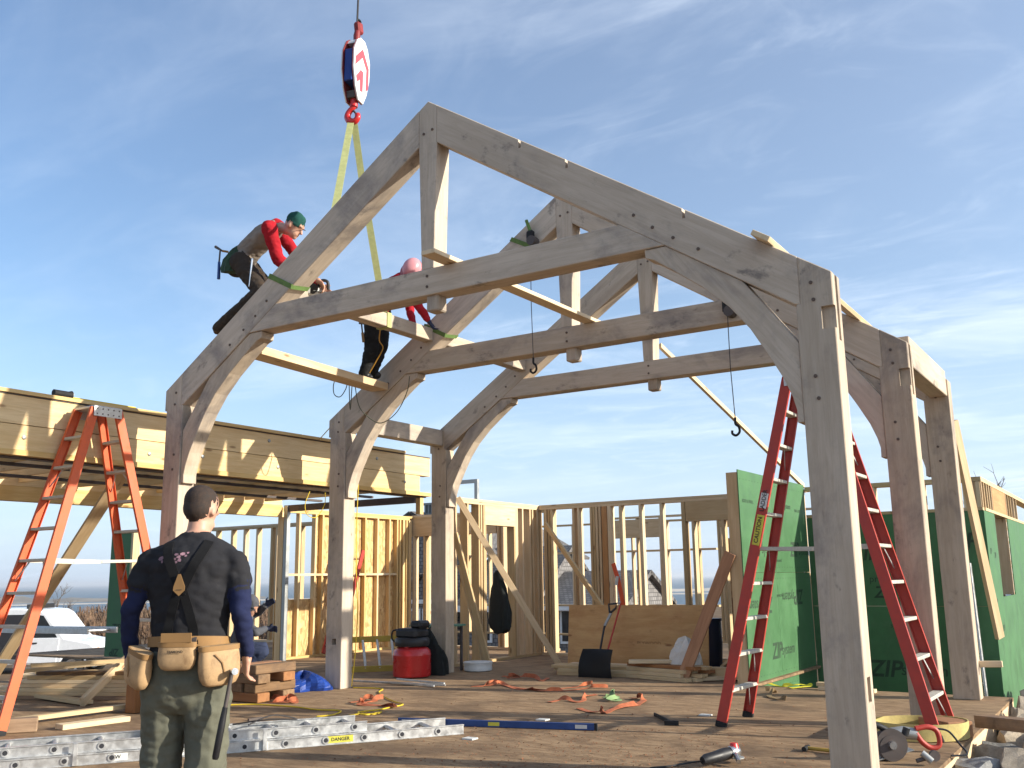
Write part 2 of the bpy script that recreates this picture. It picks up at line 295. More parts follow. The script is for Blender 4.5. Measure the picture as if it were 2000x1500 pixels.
# ------------------------------------------------------------------ the three oak bents
WX, HE, RI, RD, PW, TH, TB, TT = 6.784, 3.215, 5.447, 0.356, 0.25, 0.193, 3.638, 3.874
SLO = (RI-HE)/(WX/2)
BY = (0.0, 2.4218, 4.4685)
top = lambda x: HE+SLO*x
bot = lambda x: HE-RD+SLO*x
mx = lambda P: [(WX-x, z) for x, z in P][::-1]
bmp_ = bmesh.new(); bmesh.ops.create_cone(bmp_, cap_ends=True, segments=10, radius1=0.0125, radius2=0.0125, depth=0.012); PEG = bm_mesh(bmp_, 'peg')
PROT = Matrix.Rotation(math.pi/2, 4, 'X')
def pegs(part, pts, y):
    for x, z in pts: put('peg', PEG, M['peg'], part, Matrix.Translation((x, y-0.001, z)) @ PROT)
def bent(y, label, near):
    t = thing('timber_bent', (WX/2, y, 0), label, 'timber frame', 'oak bents of the timber frame')
    y1 = y+TH; oak = M['oak']
    xs = PW-0.03
    postL = [(0, 0), (PW, 0), (PW, bot(PW)), (xs, bot(PW)), (xs, top(xs)), (-0.028, top(-0.028)), (-0.028, 2.985), (0, 2.985)]
    postR = mx([(0, 0), (PW, 0), (PW, bot(PW)), (xs, bot(PW)), (xs, top(xs)), (0, top(0))])
    hole = [(0.035*1+0.06, 0.035+0.13, y-0.1, y+0.12, 0.50, 0.57)] if near == 1 else []
    cl_ = hole
    pl = prism('post', postL, y, y1, (0, 1), oak, t, 0.006, cl_)
    crt = [(WX-0.085, WX+0.1, y-0.1, y+0.035, 2.83, 2.985), (WX-0.012, WX+0.1, y+0.06, y+0.13, 2.76, 3.4)]
    if near == 0: crt.append((WX-0.05, WX+0.1, y+0.05, y+0.13, 0.46, 0.61))
    if near < 2: pr = prism('post', postR, y, y1, (0, 1), oak, t, 0.006, crt)
    else: pr = prism('post', postR, y, y1, (0, 1), oak, t, 0.006)
    raf = [(xs, top(xs)), (xs, bot(PW)), (PW, bot(PW)), (WX/2-0.10, bot(WX/2-0.10)), (WX/2-0.10, top(WX/2-0.10))]
    d = math.hypot(1, SLO)
    kc = []
    for xx in (1.02, 1.99, 2.43): kc.append((xx-0.012, xx+0.012, y-0.1, y1+0.1, top(xx)-0.075, top(xx)+0.2))
    rl = prism('rafter', raf, y, y1, (1/d, SLO/d), oak, t, 0.006, [(1.62, 1.80, y+0.05, y1+0.1, top(1.62)-0.03, top(1.8)+0.2)] if near == 0 else ())
    rr = prism('rafter', mx(raf), y, y1, (-1/d, SLO/d), oak, t, 0.006, [(WX-b, WX-a, c, dd, e, f) for a, b, c, dd, e, f in kc] if near == 0 else ())
    bt = lambda z: (z-HE+RD)/SLO
    tie = prism('tie_beam', [(bt(TB), TB), (WX-bt(TB), TB), (WX-bt(TT), TT), (bt(TT), TT)], y, y1, (1, 0), oak, t, 0.006)
    h0, h1 = 0.10, 0.066; yk0, yk1 = y+0.004, y1-0.004
    k = prism('king_post', [(WX/2-h1, TT), (WX/2+h1, TT), (WX/2+h0, 5.0), (WX/2+h0, top(WX/2-h0)), (WX/2, RI), (WX/2-h0, top(WX/2-h0)), (WX/2-h0, 5.0)], yk0, yk1, (0, 1), oak, t, 0.005)
    put('pendant', box_mesh(0.15, 0.13, 0.13, 0.012, oak), oak, k, frame((WX/2+0.03, y+TH/2, TB-0.062), (0, 0, 1), (1, 0, 0)))
    inner = [(0.30, 2.225), (0.298, 2.31), (0.32, 2.40), (0.37, 2.53), (0.46, 2.70), (0.58, 2.91), (0.72, 3.09), (0.91, 3.27), (1.12, 3.43), (1.28, 3.545), (1.345, 3.57), (1.352, 3.634)]
    outer = [(bt(3.634)+0.0, 3.634), (0.62, bot(0.62)-0.002), (0.60, bot(0.60)-0.012), (PW+0.003, 2.76), (PW+0.003, 2.225)]
    bl = prism('brace', inner+outer, y+0.016, y1-0.016, (0.6, 0.8), oak, t, 0.004)
    br = prism('brace', mx(inner+outer), y+0.016, y1-0.016, (-0.6, 0.8), oak, t, 0.004)
    ml = lambda P: [(WX-x, z) for x, z in P]
    pp = [(0.14, 3.16), (0.13, 3.04), (0.155, 2.52), (0.145, 2.37)]
    pegs(pl, pp, y); pegs(pr, ml(pp), y)
    rp = [(1.42, bot(1.42)+0.13), (1.27, bot(1.27)+0.1), (1.11, bot(1.11)+0.09), (0.92, bot(0.92)+0.09)]
    pegs(rl, rp, y); pegs(rr, ml(rp), y); pegs(k, [(WX/2-0.045, 5.14), (WX/2+0.05, 5.16)], yk0)
    pegs(tie, [(WX/2, TB+0.075), (WX/2, TB+0.17)], y)
    return t
bent(BY[0], 'nearest of the three pale oak bents with curved braces, its peak highest in the picture', 0)
bent(BY[1], 'middle oak bent with curved braces, between the nearest and the farthest bent', 1)
bent(BY[2], 'farthest and smallest looking oak bent, behind the other two', 2)
tag(bx('eave_plate', 0.03, 0.20, BY[1]+TH+0.003, BY[2]-0.003, 3.08, 3.30, M['oak'], None, 0.006), 'short oak plate joining the left posts of the middle and farthest bents', 'beam')
tag(bx('eave_plate', WX-0.19, WX-0.015, BY[1]+TH+0.003, BY[2]-0.003, 3.04, 3.31, M['oak'], None, 0.006), 'oak plate joining the right posts of the middle and farthest bents', 'beam')

# ------------------------------------------------------------------ stud walls of the new house
P1, P2 = M['pine'], M['pine2']
def wall_y(name, label, x, ys, ztop, studs, dep=0.14, plate=True, w=0.038, base=True, mat=P1):
    """wall running along y, its room face at x; studs are (y0, y1)"""
    t = thing(name, (x-dep/2, (ys[0]+ys[1])/2, 0), label, 'stud wall')
    if plate:
        bx('top_plate', x-dep, x, ys[0], ys[1], ztop-0.038, ztop, mat, t); bx('top_plate', x-dep, x, ys[0], ys[1]-0.1, ztop-0.078, ztop-0.040, mat, t)
    if base: bx('bottom_plate', x-dep, x, ys[0], ys[1], 0.001, 0.039, mat, t)
    for s in studs:
        a, b = (s, s+w) if isinstance(s, float) else s[:2]
        bx('stud', x-dep, x-0.001, a, b, 0.04, ztop-0.079, s[2] if not isinstance(s, float) and len(s) > 2 else mat, t)
    return t
def wall_x(name, label, y, xs, ztop, studs, dep=0.14, w=0.038, base=True, zb=0.0, plates=2, mat=P1):
    t = thing(name, ((xs[0]+xs[1])/2, y+dep/2, zb), label, 'stud wall')
    for i in range(plates): bx('top_plate', xs[0], xs[1]-0.1*i, y, y+dep, ztop-0.038-i*0.04, ztop-i*0.04, mat, t)
    if base: bx('bottom_plate', xs[0], xs[1], y, y+dep, zb+0.001, zb+0.039, mat, t)
    for s in studs:
        a, b = (s, s+w) if isinstance(s, float) else s[:2]
        bx('stud', a, b, y+0.001, y+dep, zb+0.04, ztop-plates*0.04+0.001, s[2] if not isinstance(s, float) and len(s) > 2 else mat, t)
    return t
# left inner wall with the doorway header (x = -0.22)
w2 = wall_y('stud_wall', 'short stud wall with a pale door header, right of the farthest left oak post', -0.22, (5.30, 7.90), 2.44,
            [5.34, 5.64, (5.94, 5.978), (6.00, 6.038), (6.07, 6.108), (6.98, 7.018), (7.02, 7.058), 7.19, (7.42, 7.458), (7.50, 7.54), (7.64, 7.70), (7.74, 7.82)])
bx('header', -0.36, -0.219, 6.11, 6.978, 2.06, 2.36, P2, w2)
bx('jack_stud', -0.36, -0.222, 6.11, 6.148, 0.04, 2.058, P1, w2); bx('jack_stud', -0.36, -0.222, 6.94, 6.978, 0.04, 2.058, P1, w2)
# back wall (y = 7.7)
w3 = wall_x('stud_wall', 'back stud wall behind the leaning plywood sheet, sea seen through its studs', 7.70, (-0.2, 4.28), 2.44,
            [(-0.10, -0.062), (-0.04, -0.002), (0.01, 0.049, P2), 0.43, (0.53, 0.56, P2), (0.76, 0.80), (0.81, 0.85), (0.86, 0.90), (0.92, 0.958), (0.975, 1.07, M['lvl']), (1.08, 1.14, P2), (1.29, 1.328, P2), (1.64, 1.678, P2), (2.00, 2.038, P2), (2.36, 2.398), (2.40, 2.42), (2.52, 2.558, P2), 3.0, 3.4, 3.8, 4.2], base=True)
bx('header', 2.43, 3.38, 7.698, 7.84, 2.06, 2.36, P1, w3)
# left wall with strand board outside (x = -3.55)
w1 = wall_y('stud_wall', 'stud wall sheathed in golden strand board behind the middle left oak post', -3.55, (5.05, 8.50), 2.44, dep=0.085, mat=M['gold'], studs=
            [5.07, (5.12, 5.16), 5.47, 5.85, 6.02, 6.40, 6.80, 7.12, 7.46, 7.80, (8.02, 8.06), (8.10, 8.14), (8.2, 8.26), (8.3, 8.34), (8.38, 8.46)])
for a, b in ((5.86, 7.06), (7.07, 8.26)): bx('sheathing_panel', -3.65, -3.637, a, b, 0.02, 2.40, M['osb'], w1)
bx('sheathing_panel', -3.65, -3.637, 5.05, 5.85, 0.02, 0.95, M['osb'], w1)
ys_ = [5.16, 5.51, 5.89, 6.06, 6.44, 6.84, 7.16, 7.50, 7.84]
for a, b in zip(ys_, [5.47, 5.85, 6.02, 6.40, 6.80, 7.12, 7.46, 7.80, 8.02]): bx('blocking', -3.634, -3.552, a, b, 1.33, 1.368, P2, w1)
# long rear wall (y = 8.5)
w4 = wall_x('stud_wall', 'long rear stud wall with a wide header left of the farthest oak post', 8.50, (-9.4, -0.4), 2.46,
            [-9.2, -8.7, -8.3, -7.9, (-7.45, -7.40), (-7.3, -7.25), -6.6, -6.2, -5.9, (-5.3, -5.26), -4.9, -4.4, (-3.84, -3.80), (-3.56, -3.52, P2), (-3.30, -3.262), (-2.95, -2.91, P2), (-2.0, -1.962), (-1.6, -1.56), (-1.5, -1.46), (-1.0, -0.96), (-0.6, -0.56)])
bx('header', -3.78, -1.62, 8.498, 8.64, 2.06, 2.379, P1, w4)
for a, b in ((-5.26, -4.9), (-4.86, -4.4)): bx('sheathing_panel', a, b+0.02, 8.642, 8.655, 0.02, 1.95, M['osb'], w4)
bx('blocking', -5.86, -5.3, 8.50, 8.64, 1.9, 1.94, P2, w4); bx('blocking', -5.25, -4.4, 8.50, 8.64, 1.95, 1.99, P2, w4)
# farther walls
w5 = wall_x('stud_wall', 'low far stud wall seen through the doorway, shingled roof behind it', 12.6, (-6.8, 1.2), 2.40,
            [-6.4, -5.7, -5.2, (-4.6, -4.56, P2), -4.0, (-3.31, -3.27, P2), (-2.35, -2.31, P2), (-1.70, -1.66, P2), -0.9, -0.1, 0.6], dep=0.12, plates=1)
bx('blocking', -5.2, 1.0, 12.6, 12.72, 1.75, 1.79, P1, w5)
bx('bottom_rail', -5.2, 1.0, 12.58, 12.72, 0.62, 0.66, P1, w5)
w6 = wall_x('stud_wall', 'farthest stud wall with window headers, seen through the back wall', 11.4, (-1.2, 4.0), 2.42,
            [(-0.9, -0.86), -0.2, 0.3, (1.50, 1.54), (1.55, 1.59), (2.30, 2.36), (2.42, 2.46), 2.9, 3.5], dep=0.12, plates=1)
bx('header', -1.1, 0.3, 11.4, 11.52, 2.0, 2.36, P1, w6); bx('header', 1.56, 2.36, 11.4, 11.52, 2.14, 2.36, P1, w6)
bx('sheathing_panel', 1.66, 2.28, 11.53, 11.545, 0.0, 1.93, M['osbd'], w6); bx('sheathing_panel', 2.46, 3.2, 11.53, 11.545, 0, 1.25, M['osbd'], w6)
bx('stud', 2.70, 2.80, 11.38, 11.50, 0.04, 2.38, M['lvl'], w6)
# ------------------------------------------------------------------ green sheathed walls
def letter(parent, body, size, M4, bold=0.0, shear=0.0, mat=None):
    return put('printed_lettering', text_mesh(body, size, 0.0, bold, shear), mat or M['ink'], parent, M4)
def face_x(x, y, z, flip=False):        # text on a +X face: reads along +Y
    m = Matrix(((0, 0, 1, x), (1, 0, 0, y), (0, 1, 0, z), (0, 0, 0, 1))); return m @ Matrix.Rotation(math.pi, 4, 'Z') if flip else m
def face_ny(x, y, z, flip=False):       # text on a -Y face: reads along +X
    m = Matrix(((1, 0, 0, x), (0, 0, -1, y), (0, 1, 0, z), (0, 0, 0, 1))); return m @ Matrix.Rotation(math.pi, 4, 'Z') if flip else m
g1 = thing('sheathed_wall', (4.25, 6.3, 0), 'sunlit green sheathed wall end with printed lettering, behind the red stepladder', 'wall')
bx('corner_stud', 4.145, 4.285, 4.92, 4.975, -0.3, 2.46, P1, g1)
for y in (5.35, 5.75, 6.15, 6.55, 6.95, 7.35): bx('stud', 4.145, 4.284, y, y+0.038, 0.001, 2.36, P1, g1)
bx('top_plate', 4.145, 4.284, 4.98, 7.68, 2.362, 2.40, P1, g1)
for a, b in ((4.905, 6.120), (6.124, 7.60)):
    for c, d in ((-0.6, 1.264), (1.268, 2.49)): bx('sheathing_panel', 4.288, 4.300, a, b, c, d, M['zip'], g1)
def sysmark(par, fn, p, s, flip=False):
    a = 1 if not flip else -1
    letter(par, 'ZIP', s*1.35, fn(p, 0.0, flip), s*0.028, 0.22); letter(par, 'system', s*0.95, fn(p, s*2.25*a, flip), 0, 0.1)
fx = lambda p, o, fl: face_x(4.3025, p[0]+o, p[1], fl)
sysmark(g1, fx, (5.42, 1.56), 0.20); sysmark(g1, fx, (6.95, 1.56), 0.20); sysmark(g1, fx, (5.95, 0.30), 0.20); sysmark(g1, fx, (7.0, 0.95), 0.2, True); sysmark(g1, fx, (5.7, 0.88), 0.2, True)
sysmark(g1, fx, (6.5, 2.14), 0.11)
for y, z, s in ((5.2, 2.12, 'ROOF & WALL'), (5.75, 2.08, 'FASTEN HERE'), (7.2, 2.1, 'NAIL 6 IN'), (6.25, 1.42, 'structural'), (6.2, 0.98, 'protection')): letter(g1, s, 0.06, face_x(4.3025, y, z))
for z in (2.38, 1.33, 1.19, -0.02, -0.12, 0.05):
    for k in range(24):
        bx('fastener_mark', 4.3005, 4.3020, 4.96+k*0.108, 4.985+k*0.108, z, z+0.006, M['ink'], g1)
# shaded green wall (y = 7.6) and its sunlit return (x = 6.61)
g2 = thing('sheathed_wall', (5.5, 7.66, -0.4), 'shaded dark green sheathed wall behind the right oak posts', 'wall')
for a, b in ((4.31, 5.48), (5.484, 6.60)):
    for c, d in ((-0.8, 0.80), (0.804, 2.02)): bx('sheathing_panel', a, b, 7.60, 7.612, c, d, M['zip'], g2)
bx('sill_plate', 4.31, 6.60, 7.598, 7.76, 2.024, 2.064, P1, g2); bx('top_plate', 4.31, 6.60, 7.60, 7.76, 2.40, 2.46, P1, g2)
for a in (4.6, 5.22, 5.86, 6.38, 6.46, 6.54): bx('stud', a, a+0.05, 7.602, 7.76, 2.066, 2.398, P2, g2)
fy = lambda p, o, fl: face_ny(p[0]+o, 7.5975, p[1], fl)
sysmark(g2, fy, (5.05, 1.5), 0.20); letter(g2, 'ZIP', 0.30, face_ny(6.28, 7.5975, 1.62), 0.006, 0.22); sysmark(g2, fy, (5.2, -0.02), 0.22); sysmark(g2, fy, (5.3, 0.98), 0.16); letter(g2, 'protection', 0.13, face_ny(5.38, 7.5975, 1.16)); letter(g2, 'structural', 0.09, face_ny(5.5, 7.5975, 0.55))
g3 = thing('sheathed_wall', (6.55, 9.5, -0.4), 'sunlit green wall at the right edge with a window opening under a header', 'wall')
bx('sheathing_panel', 6.598, 6.610, 7.598, 8.62, -0.9, 2.02, M['zip'], g3); bx('sheathing_panel', 6.598, 6.610, 10.1, 16, -0.9, 2.02, M['zip'], g3); bx('sheathing_panel', 6.598, 6.610, 8.62, 10.1, -0.9, 0.9, M['zip'], g3)
bx('sill_plate', 6.45, 6.614, 7.77, 16, 2.024, 2.064, P2, g3); bx('top_plate', 6.45, 6.612, 7.60, 16, 2.40, 2.46, P2, g3)
for y in (7.62, 7.85, 8.1, 8.32, 8.56): bx('stud', 6.45, 6.608, y, y+0.04, 2.066, 2.398, P1, g3)
bx('header', 6.45, 6.606, 8.66, 10.15, 2.066, 2.398, M['lvl'], g3)
for y in (10.2, 10.5, 10.8, 11.2, 11.6): bx('stud', 6.45, 6.608, y, y+0.04, 2.066, 2.398, P1, g3)
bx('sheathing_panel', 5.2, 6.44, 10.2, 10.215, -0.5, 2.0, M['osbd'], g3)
bx('jack_stud', 6.44, 6.596, 8.63, 8.67, 0.9, 2.02, P1, g3); bx('jack_stud', 6.44, 6.596, 10.05, 10.09, 0.9, 2.02, P1, g3)
for y, z in ((7.85, 1.5), (8.25, 1.45), (7.9, 0.85), (8.3, 0.5)): letter(g3, 'ZIP', 0.10, face_x(6.6125, y, z), 0.003, 0.2)
# ------------------------------------------------------------------ raised platform of the left wing
pf = thing('raised_floor', (-2.2, 0, 0), 'raised floor frame of laid-up pine beams over open joists, at the left', 'floor frame')
X0 = -0.52
yb0, yb1 = -9.0, 5.10
bx('beam_course', X0-0.13, X0, yb0, yb1, 2.745, 3.015, M['gold'], pf); bx('beam_course', X0-0.13, X0+0.012, yb0, yb1-0.25, 2.50, 2.735, M['gold'], pf)
bx('ledger', X0-0.13, X0+0.03, yb0, yb1, 2.445, 2.497, M['gold'], pf)
bx('flange', X0-0.17, X0-0.05, yb0, yb1-0.02, 2.43, 2.443, M['steel'], pf)
bx('top_plate', X0-0.17, X0+0.03, yb0, yb1-0.6, 3.03, 3.066, M['gold'], pf); bx('shim', X0-0.15, X0+0.01, yb0, yb1, 3.017, 3.028, M['steel'], pf)
y = -8.9
while y < 4.9:
    bx('joist', -3.40, X0-0.19, y, y+0.04, 2.50, 2.74, M['gold'], pf); y += 0.407
bx('steel_strap', -1.50, -1.44, yb0, 4.9, 2.462, 2.495, M['steel'], pf); bx('steel_strap', -2.55, -2.49, yb0, 4.9, 2.462, 2.495, M['steel'], pf)
bx('beam_course', -3.55, -3.42, yb0, 4.95, 2.275, 2.46, M['gold'], pf); bx('beam_course', -3.57, -3.44, yb0, 4.95, 2.464, 2.62, M['gold'], pf); bx('flange', -3.56, -3.40, yb0, 4.95, 2.62, 2.64, M['steel'], pf)
bx('end_beam', -3.42, X0-0.2, 4.98, 5.06, 2.36, 2.46, M['steel'], pf)
bx('column', -3.52, -3.40, 4.955, 5.04, 0.001, 2.272, M['gold'], pf); bx('column', -3.39, -3.32, 4.96, 5.03, 0.001, 2.45, M['galv'], pf)
bx('cripple_post', X0-0.10, X0-0.02, 4.9, 4.98, 2.18, 2.42, M['gold'], pf)
for y, z in ((-0.55, 2.90), (-1.2, 2.62), (0.9, 2.64), (1.9, 2.93), (2.05, 2.62), (3.2, 2.62), (3.9, 2.9), (0.2, 2.6), (4.5, 2.62)): lathe('bolt_head', [(0.008, -0.004), (0.022, -0.004), (0.022, 0.008), (0.01, 0.014)], M['galv'], pf, (X0+(0.013 if z < 2.75 else 0.001), y, z), 8, Matrix.Rotation(math.pi/2, 4, 'Y'))
# ------------------------------------------------------------------ land, sea and what stands far off
def sstep(a, b, x):
    t = max(0.0, min(1.0, (x-a)/(b-a))); return t*t*(3-2*t)
def gz(x, y):
    r = math.hypot(x, y-3)
    return -1.15-0.35*sstep(14, 28, r)-16.5*sstep(75, 230, r)+0.10*math.sin(x*0.35+1)*math.cos(y*0.3)*sstep(9, 16, r)
M['dirt'] = plain('site_dirt', (0.17, 0.115, 0.07), 0.95, var=0.3, nscale=0.6, dirt=(0.10, 0.085, 0.045), damt=0.8, spec=0.1, bmp=0.6)
bm = bmesh.new(); NR, NA = 46, 72; rings = []
for i in range(NR):
    r = 3+(i/(NR-1))**2.2*420; rings.append([bm.verts.new((r*math.cos(2*math.pi*k/NA), 3+r*math.sin(2*math.pi*k/NA), gz(r*math.cos(2*math.pi*k/NA), 3+r*math.sin(2*math.pi*k/NA)))) for k in range(NA)])
bm.faces.new(rings[0])
for A, B in zip(rings, rings[1:]):
    for k in range(NA): bm.faces.new((A[k], B[k], B[(k+1) % NA], A[(k+1) % NA]))
struct(put('ground', bm_mesh(bm, 'ground', True), M['dirt']))
m, n, l, bs = nt('sea_water'); v, _ = coords(n, l, (0.03, 0.11, 1), False); k = noise(n, l, v, 1.0, 6, 0.65)
l.new(mixc(n, l, remap(n, l, k, 0.35, 0.65), (0.06, 0.11, 0.155), (0.09, 0.145, 0.19)), bs.inputs['Base Color']); bs.inputs['Roughness'].default_value = 0.55; bs.inputs['Specular IOR Level'].default_value = 0.25
bump(n, l, bs, noise(n, l, v, 6, 4, 0.6), 0.4, 0.5)
bm = bmesh.new(); bmesh.ops.create_circle(bm, cap_ends=True, radius=30000, segments=96); struct(put('sea', bm_mesh(bm, 'sea'), m, None, Matrix.Translation((0, 0, -15))))
def shore(name, u0, u1, dist, wid, hmax, mat, seed):
    rs = random.Random(seed); bm = bmesh.new(); rows = []; N = 60
    ph = [rs.uniform(0, 6) for _ in range(4)]
    for i in range(N+1):
        u = u0+(u1-u0)*i/N; a = at(u, 1135, 'd', 1.0)-CAM; a.z = 0; a.normalize(); row = []
        hh = hmax*(0.55+0.25*math.sin(i*0.5+ph[0])+0.2*math.sin(i*1.3+ph[1])+0.1*math.sin(i*3.1+ph[2]))*min(1, i/5, (N-i)/5)
        for j, (f, h) in enumerate(((0, 0.0), (0.12, 0.25), (0.4, 1.0), (0.7, 0.9), (1, 0.0))):
            p = V((CAM.x, CAM.y, 0))+a*(dist+f*wid); row.append(bm.verts.new((p.x, p.y, -15.05+max(0.05 if 0 < j < 4 else 0, hh*h)+(0.3 if 0 < j < 4 else 0))))
        rows.append(row)
    for A, B in zip(rows, rows[1:]):
        for j in range(4): bm.faces.new((A[j], A[j+1], B[j+1], B[j]))
    return struct(put(name, bm_mesh(bm, name, True), mat))
M['sand'] = plain('pale_sand', (0.50, 0.44, 0.36), 0.95, var=0.1, nscale=0.02)
M['duneland'] = plain('dune_scrub', (0.20, 0.17, 0.13), 0.95, var=0.35, nscale=0.03)
shore('sandbar', -900, 2400, 900, 45, 0.9, M['sand'], 3); shore('far_shore', -900, 520, 1010, 160, 6.5, M['duneland'], 4); shore('sandbar', 900, 2300, 1060, 80, 3.4, M['sand'], 5)
# winter scrub on the slope by the van: twigs, one mass
M['twig'] = plain('winter_twigs', (0.17, 0.105, 0.065), 0.9, var=0.35, nscale=0.8, dirt=(0.12, 0.11, 0.05), damt=0.5)
rs = random.Random(11); bm = bmesh.new()
def twigs(bm, c, R, H, n, rs):
    for _ in range(n):
        a = rs.uniform(0, 6.283); r0 = rs.random()**0.5*R*0.6; b = V((c[0]+r0*math.cos(a), c[1]+r0*math.sin(a), c[2])); h = H*rs.uniform(0.45, 1.05)*(1-0.35*(r0/R))
        e = b+V((math.cos(a)*R*rs.uniform(0, 0.5), math.sin(a)*R*rs.uniform(0, 0.5), h)); w = rs.uniform(0.025, 0.06); s = V((rs.uniform(-1, 1), rs.uniform(-1, 1), 0)).normalized()*w
        bm.faces.new([bm.verts.new(x) for x in (b-s, b+s, e+s*0.3, e-s*0.3)])
        for _k in range(2):
            f = rs.uniform(0.35, 0.9); q = b.lerp(e, f); d = V((rs.uniform(-1, 1), rs.uniform(-1, 1), rs.uniform(0.2, 1.2)))*h*0.25; s2 = V((-d.y, d.x, 0)).normalized()*w*0.8
            bm.faces.new([bm.verts.new(x) for x in (q-s2, q+s2, q+d)])
for _ in range(260):
    u = rs.uniform(-120, 900); d = rs.uniform(40, 74); p = at(u, 1200, 'd', d); twigs(bm, (p.x, p.y, gz(p.x, p.y)-0.1), rs.uniform(0.9, 2.0), rs.uniform(0.9, 1.75), 70, rs)
tag(put('scrub', bm_mesh(bm, 'scrub'), M['twig']), 'brown leafless scrub covering the slope above the water', 'scrub', None, 'stuff')
# bare trees
M['bark'] = plain('grey_bark', (0.13, 0.105, 0.085), 0.95, var=0.3, nscale=5)
def bare_tree(base, H, label, seed):
    rs = random.Random(seed); t = thing('bare_tree', base, label, 'tree'); base = V(base); tr = bmesh.new(); cr = bmesh.new()
    def grow(bm, p, d, L, r, dep):
        pts = [p]; q = p.copy(); dd = d.copy()
        for i in range(3): dd = (dd+V((rs.uniform(-1, 1), rs.uniform(-1, 1), rs.uniform(-0.3, 0.6)))*0.18).normalized(); q = q+dd*L/3; pts.append(q.copy())
        tube_bm(bm, pts, [r, r*0.88, r*0.75, r*0.6], 5 if dep else 8, True)
        if dep >= 5: return
        for _ in range(3 if dep < 4 else 2):
            f = rs.choice(pts[1:]); nd = (dd+V((rs.uniform(-1, 1), rs.uniform(-1, 1), rs.uniform(-0.35, 0.7)))*0.9).normalized(); grow(cr, f, nd, L*rs.uniform(0.55, 0.78), r*0.55, dep+1)
    grow(tr, V((0, 0, 0)), V((0, 0, 1)), H*0.36, H*0.022, 0)
    put('trunk', bm_mesh(tr, 'trunk', True), M['bark'], t, Matrix.Translation(base)); put('crown', bm_mesh(cr, 'crown', True), M['bark'], t, Matrix.Translation(base))
b = at(1992, 1000, 'd', 34); bare_tree((b.x, b.y, gz(b.x, b.y)), 7.2, 'bare winter tree beyond the green wall at the right edge', 3)
b = at(112, 1200, 'd', 60); bare_tree((b.x, b.y, gz(b.x, b.y)), 3.6, 'small bare tree in the scrub behind the white van', 8)
b = at(1930, 1000, 'd', 46); bare_tree((b.x, b.y, gz(b.x, b.y)), 7.6, 'farther bare winter tree at the right, left of the nearer one', 5)
# shingled neighbour house
def shingle(name, c):
    m, n, l, bs = nt(name); t = n.new('ShaderNodeTexCoord'); br = n.new('ShaderNodeTexBrick'); l.new(t.outputs['UV'], br.inputs['Vector'])
    br.inputs['Scale'].default_value = 1; br.inputs['Brick Width'].default_value = 0.16; br.inputs['Row Height'].default_value = 0.13; br.inputs['Mortar Size'].default_value = 0.012; br.inputs['Bias'].default_value = 0.1
    br.inputs['Color1'].default_value = col(tuple(x*0.72 for x in c)); br.inputs['Color2'].default_value = col(tuple(x*1.25 for x in c)); br.inputs['Mortar'].default_value = col(tuple(x*0.35 for x in c))
    l.new(br.outputs['Color'], bs.inputs['Base Color']); bs.inputs['Roughness'].default_value = 0.9; bump(n, l, bs, br.outputs['Fac'], -0.5, 0.03); return m
M['shingle'] = shingle('weathered_cedar_shingles', (0.185, 0.175, 0.17)); M['roofsh'] = shingle('grey_roof_shingles', (0.15, 0.14, 0.135)); M['trim'] = plain('white_trim', (0.72, 0.72, 0.70), 0.6); M['glassd'] = plain('dark_window_glass', (0.02, 0.025, 0.03), 0.08, var=0.05, spec=0.6)
M['lead'] = plain('grey_chimney_cap', (0.20, 0.22, 0.22), 0.7)
def quad(name, P, mat, parent, th=0.12):
    """flat slab with uv in metres along its first edge"""
    P = [V(p) for p in P]; ux = (P[1]-P[0]).normalized(); nn = ux.cross(P[-1]-P[0]).normalized(); vy = nn.cross(ux); bm = bmesh.new(); uv = bm.loops.layers.uv.new('uv')
    a = [bm.verts.new(p) for p in P]; b = [bm.verts.new(p-nn*th) for p in P]; n = len(P)
    fs = [bm.faces.new(a), bm.faces.new(b[::-1])]+[bm.faces.new((a[i], b[i], b[(i+1) % n], a[(i+1) % n])) for i in range(n)]
    for f in fs:
        for lp in f.loops: q = lp.vert.co-P[0]; lp[uv].uv = (q.dot(ux), q.dot(vy))
    bmesh.ops.recalc_face_normals(bm, faces=bm.faces[:]); return put(name, bm_mesh(bm, name), mat, parent)
hs = thing('shingled_house', (-13.0, 24, -1.5), 'grey shingled house with chimney, seen through the stud walls', 'house')
y0 = 22.0; G = -1.5
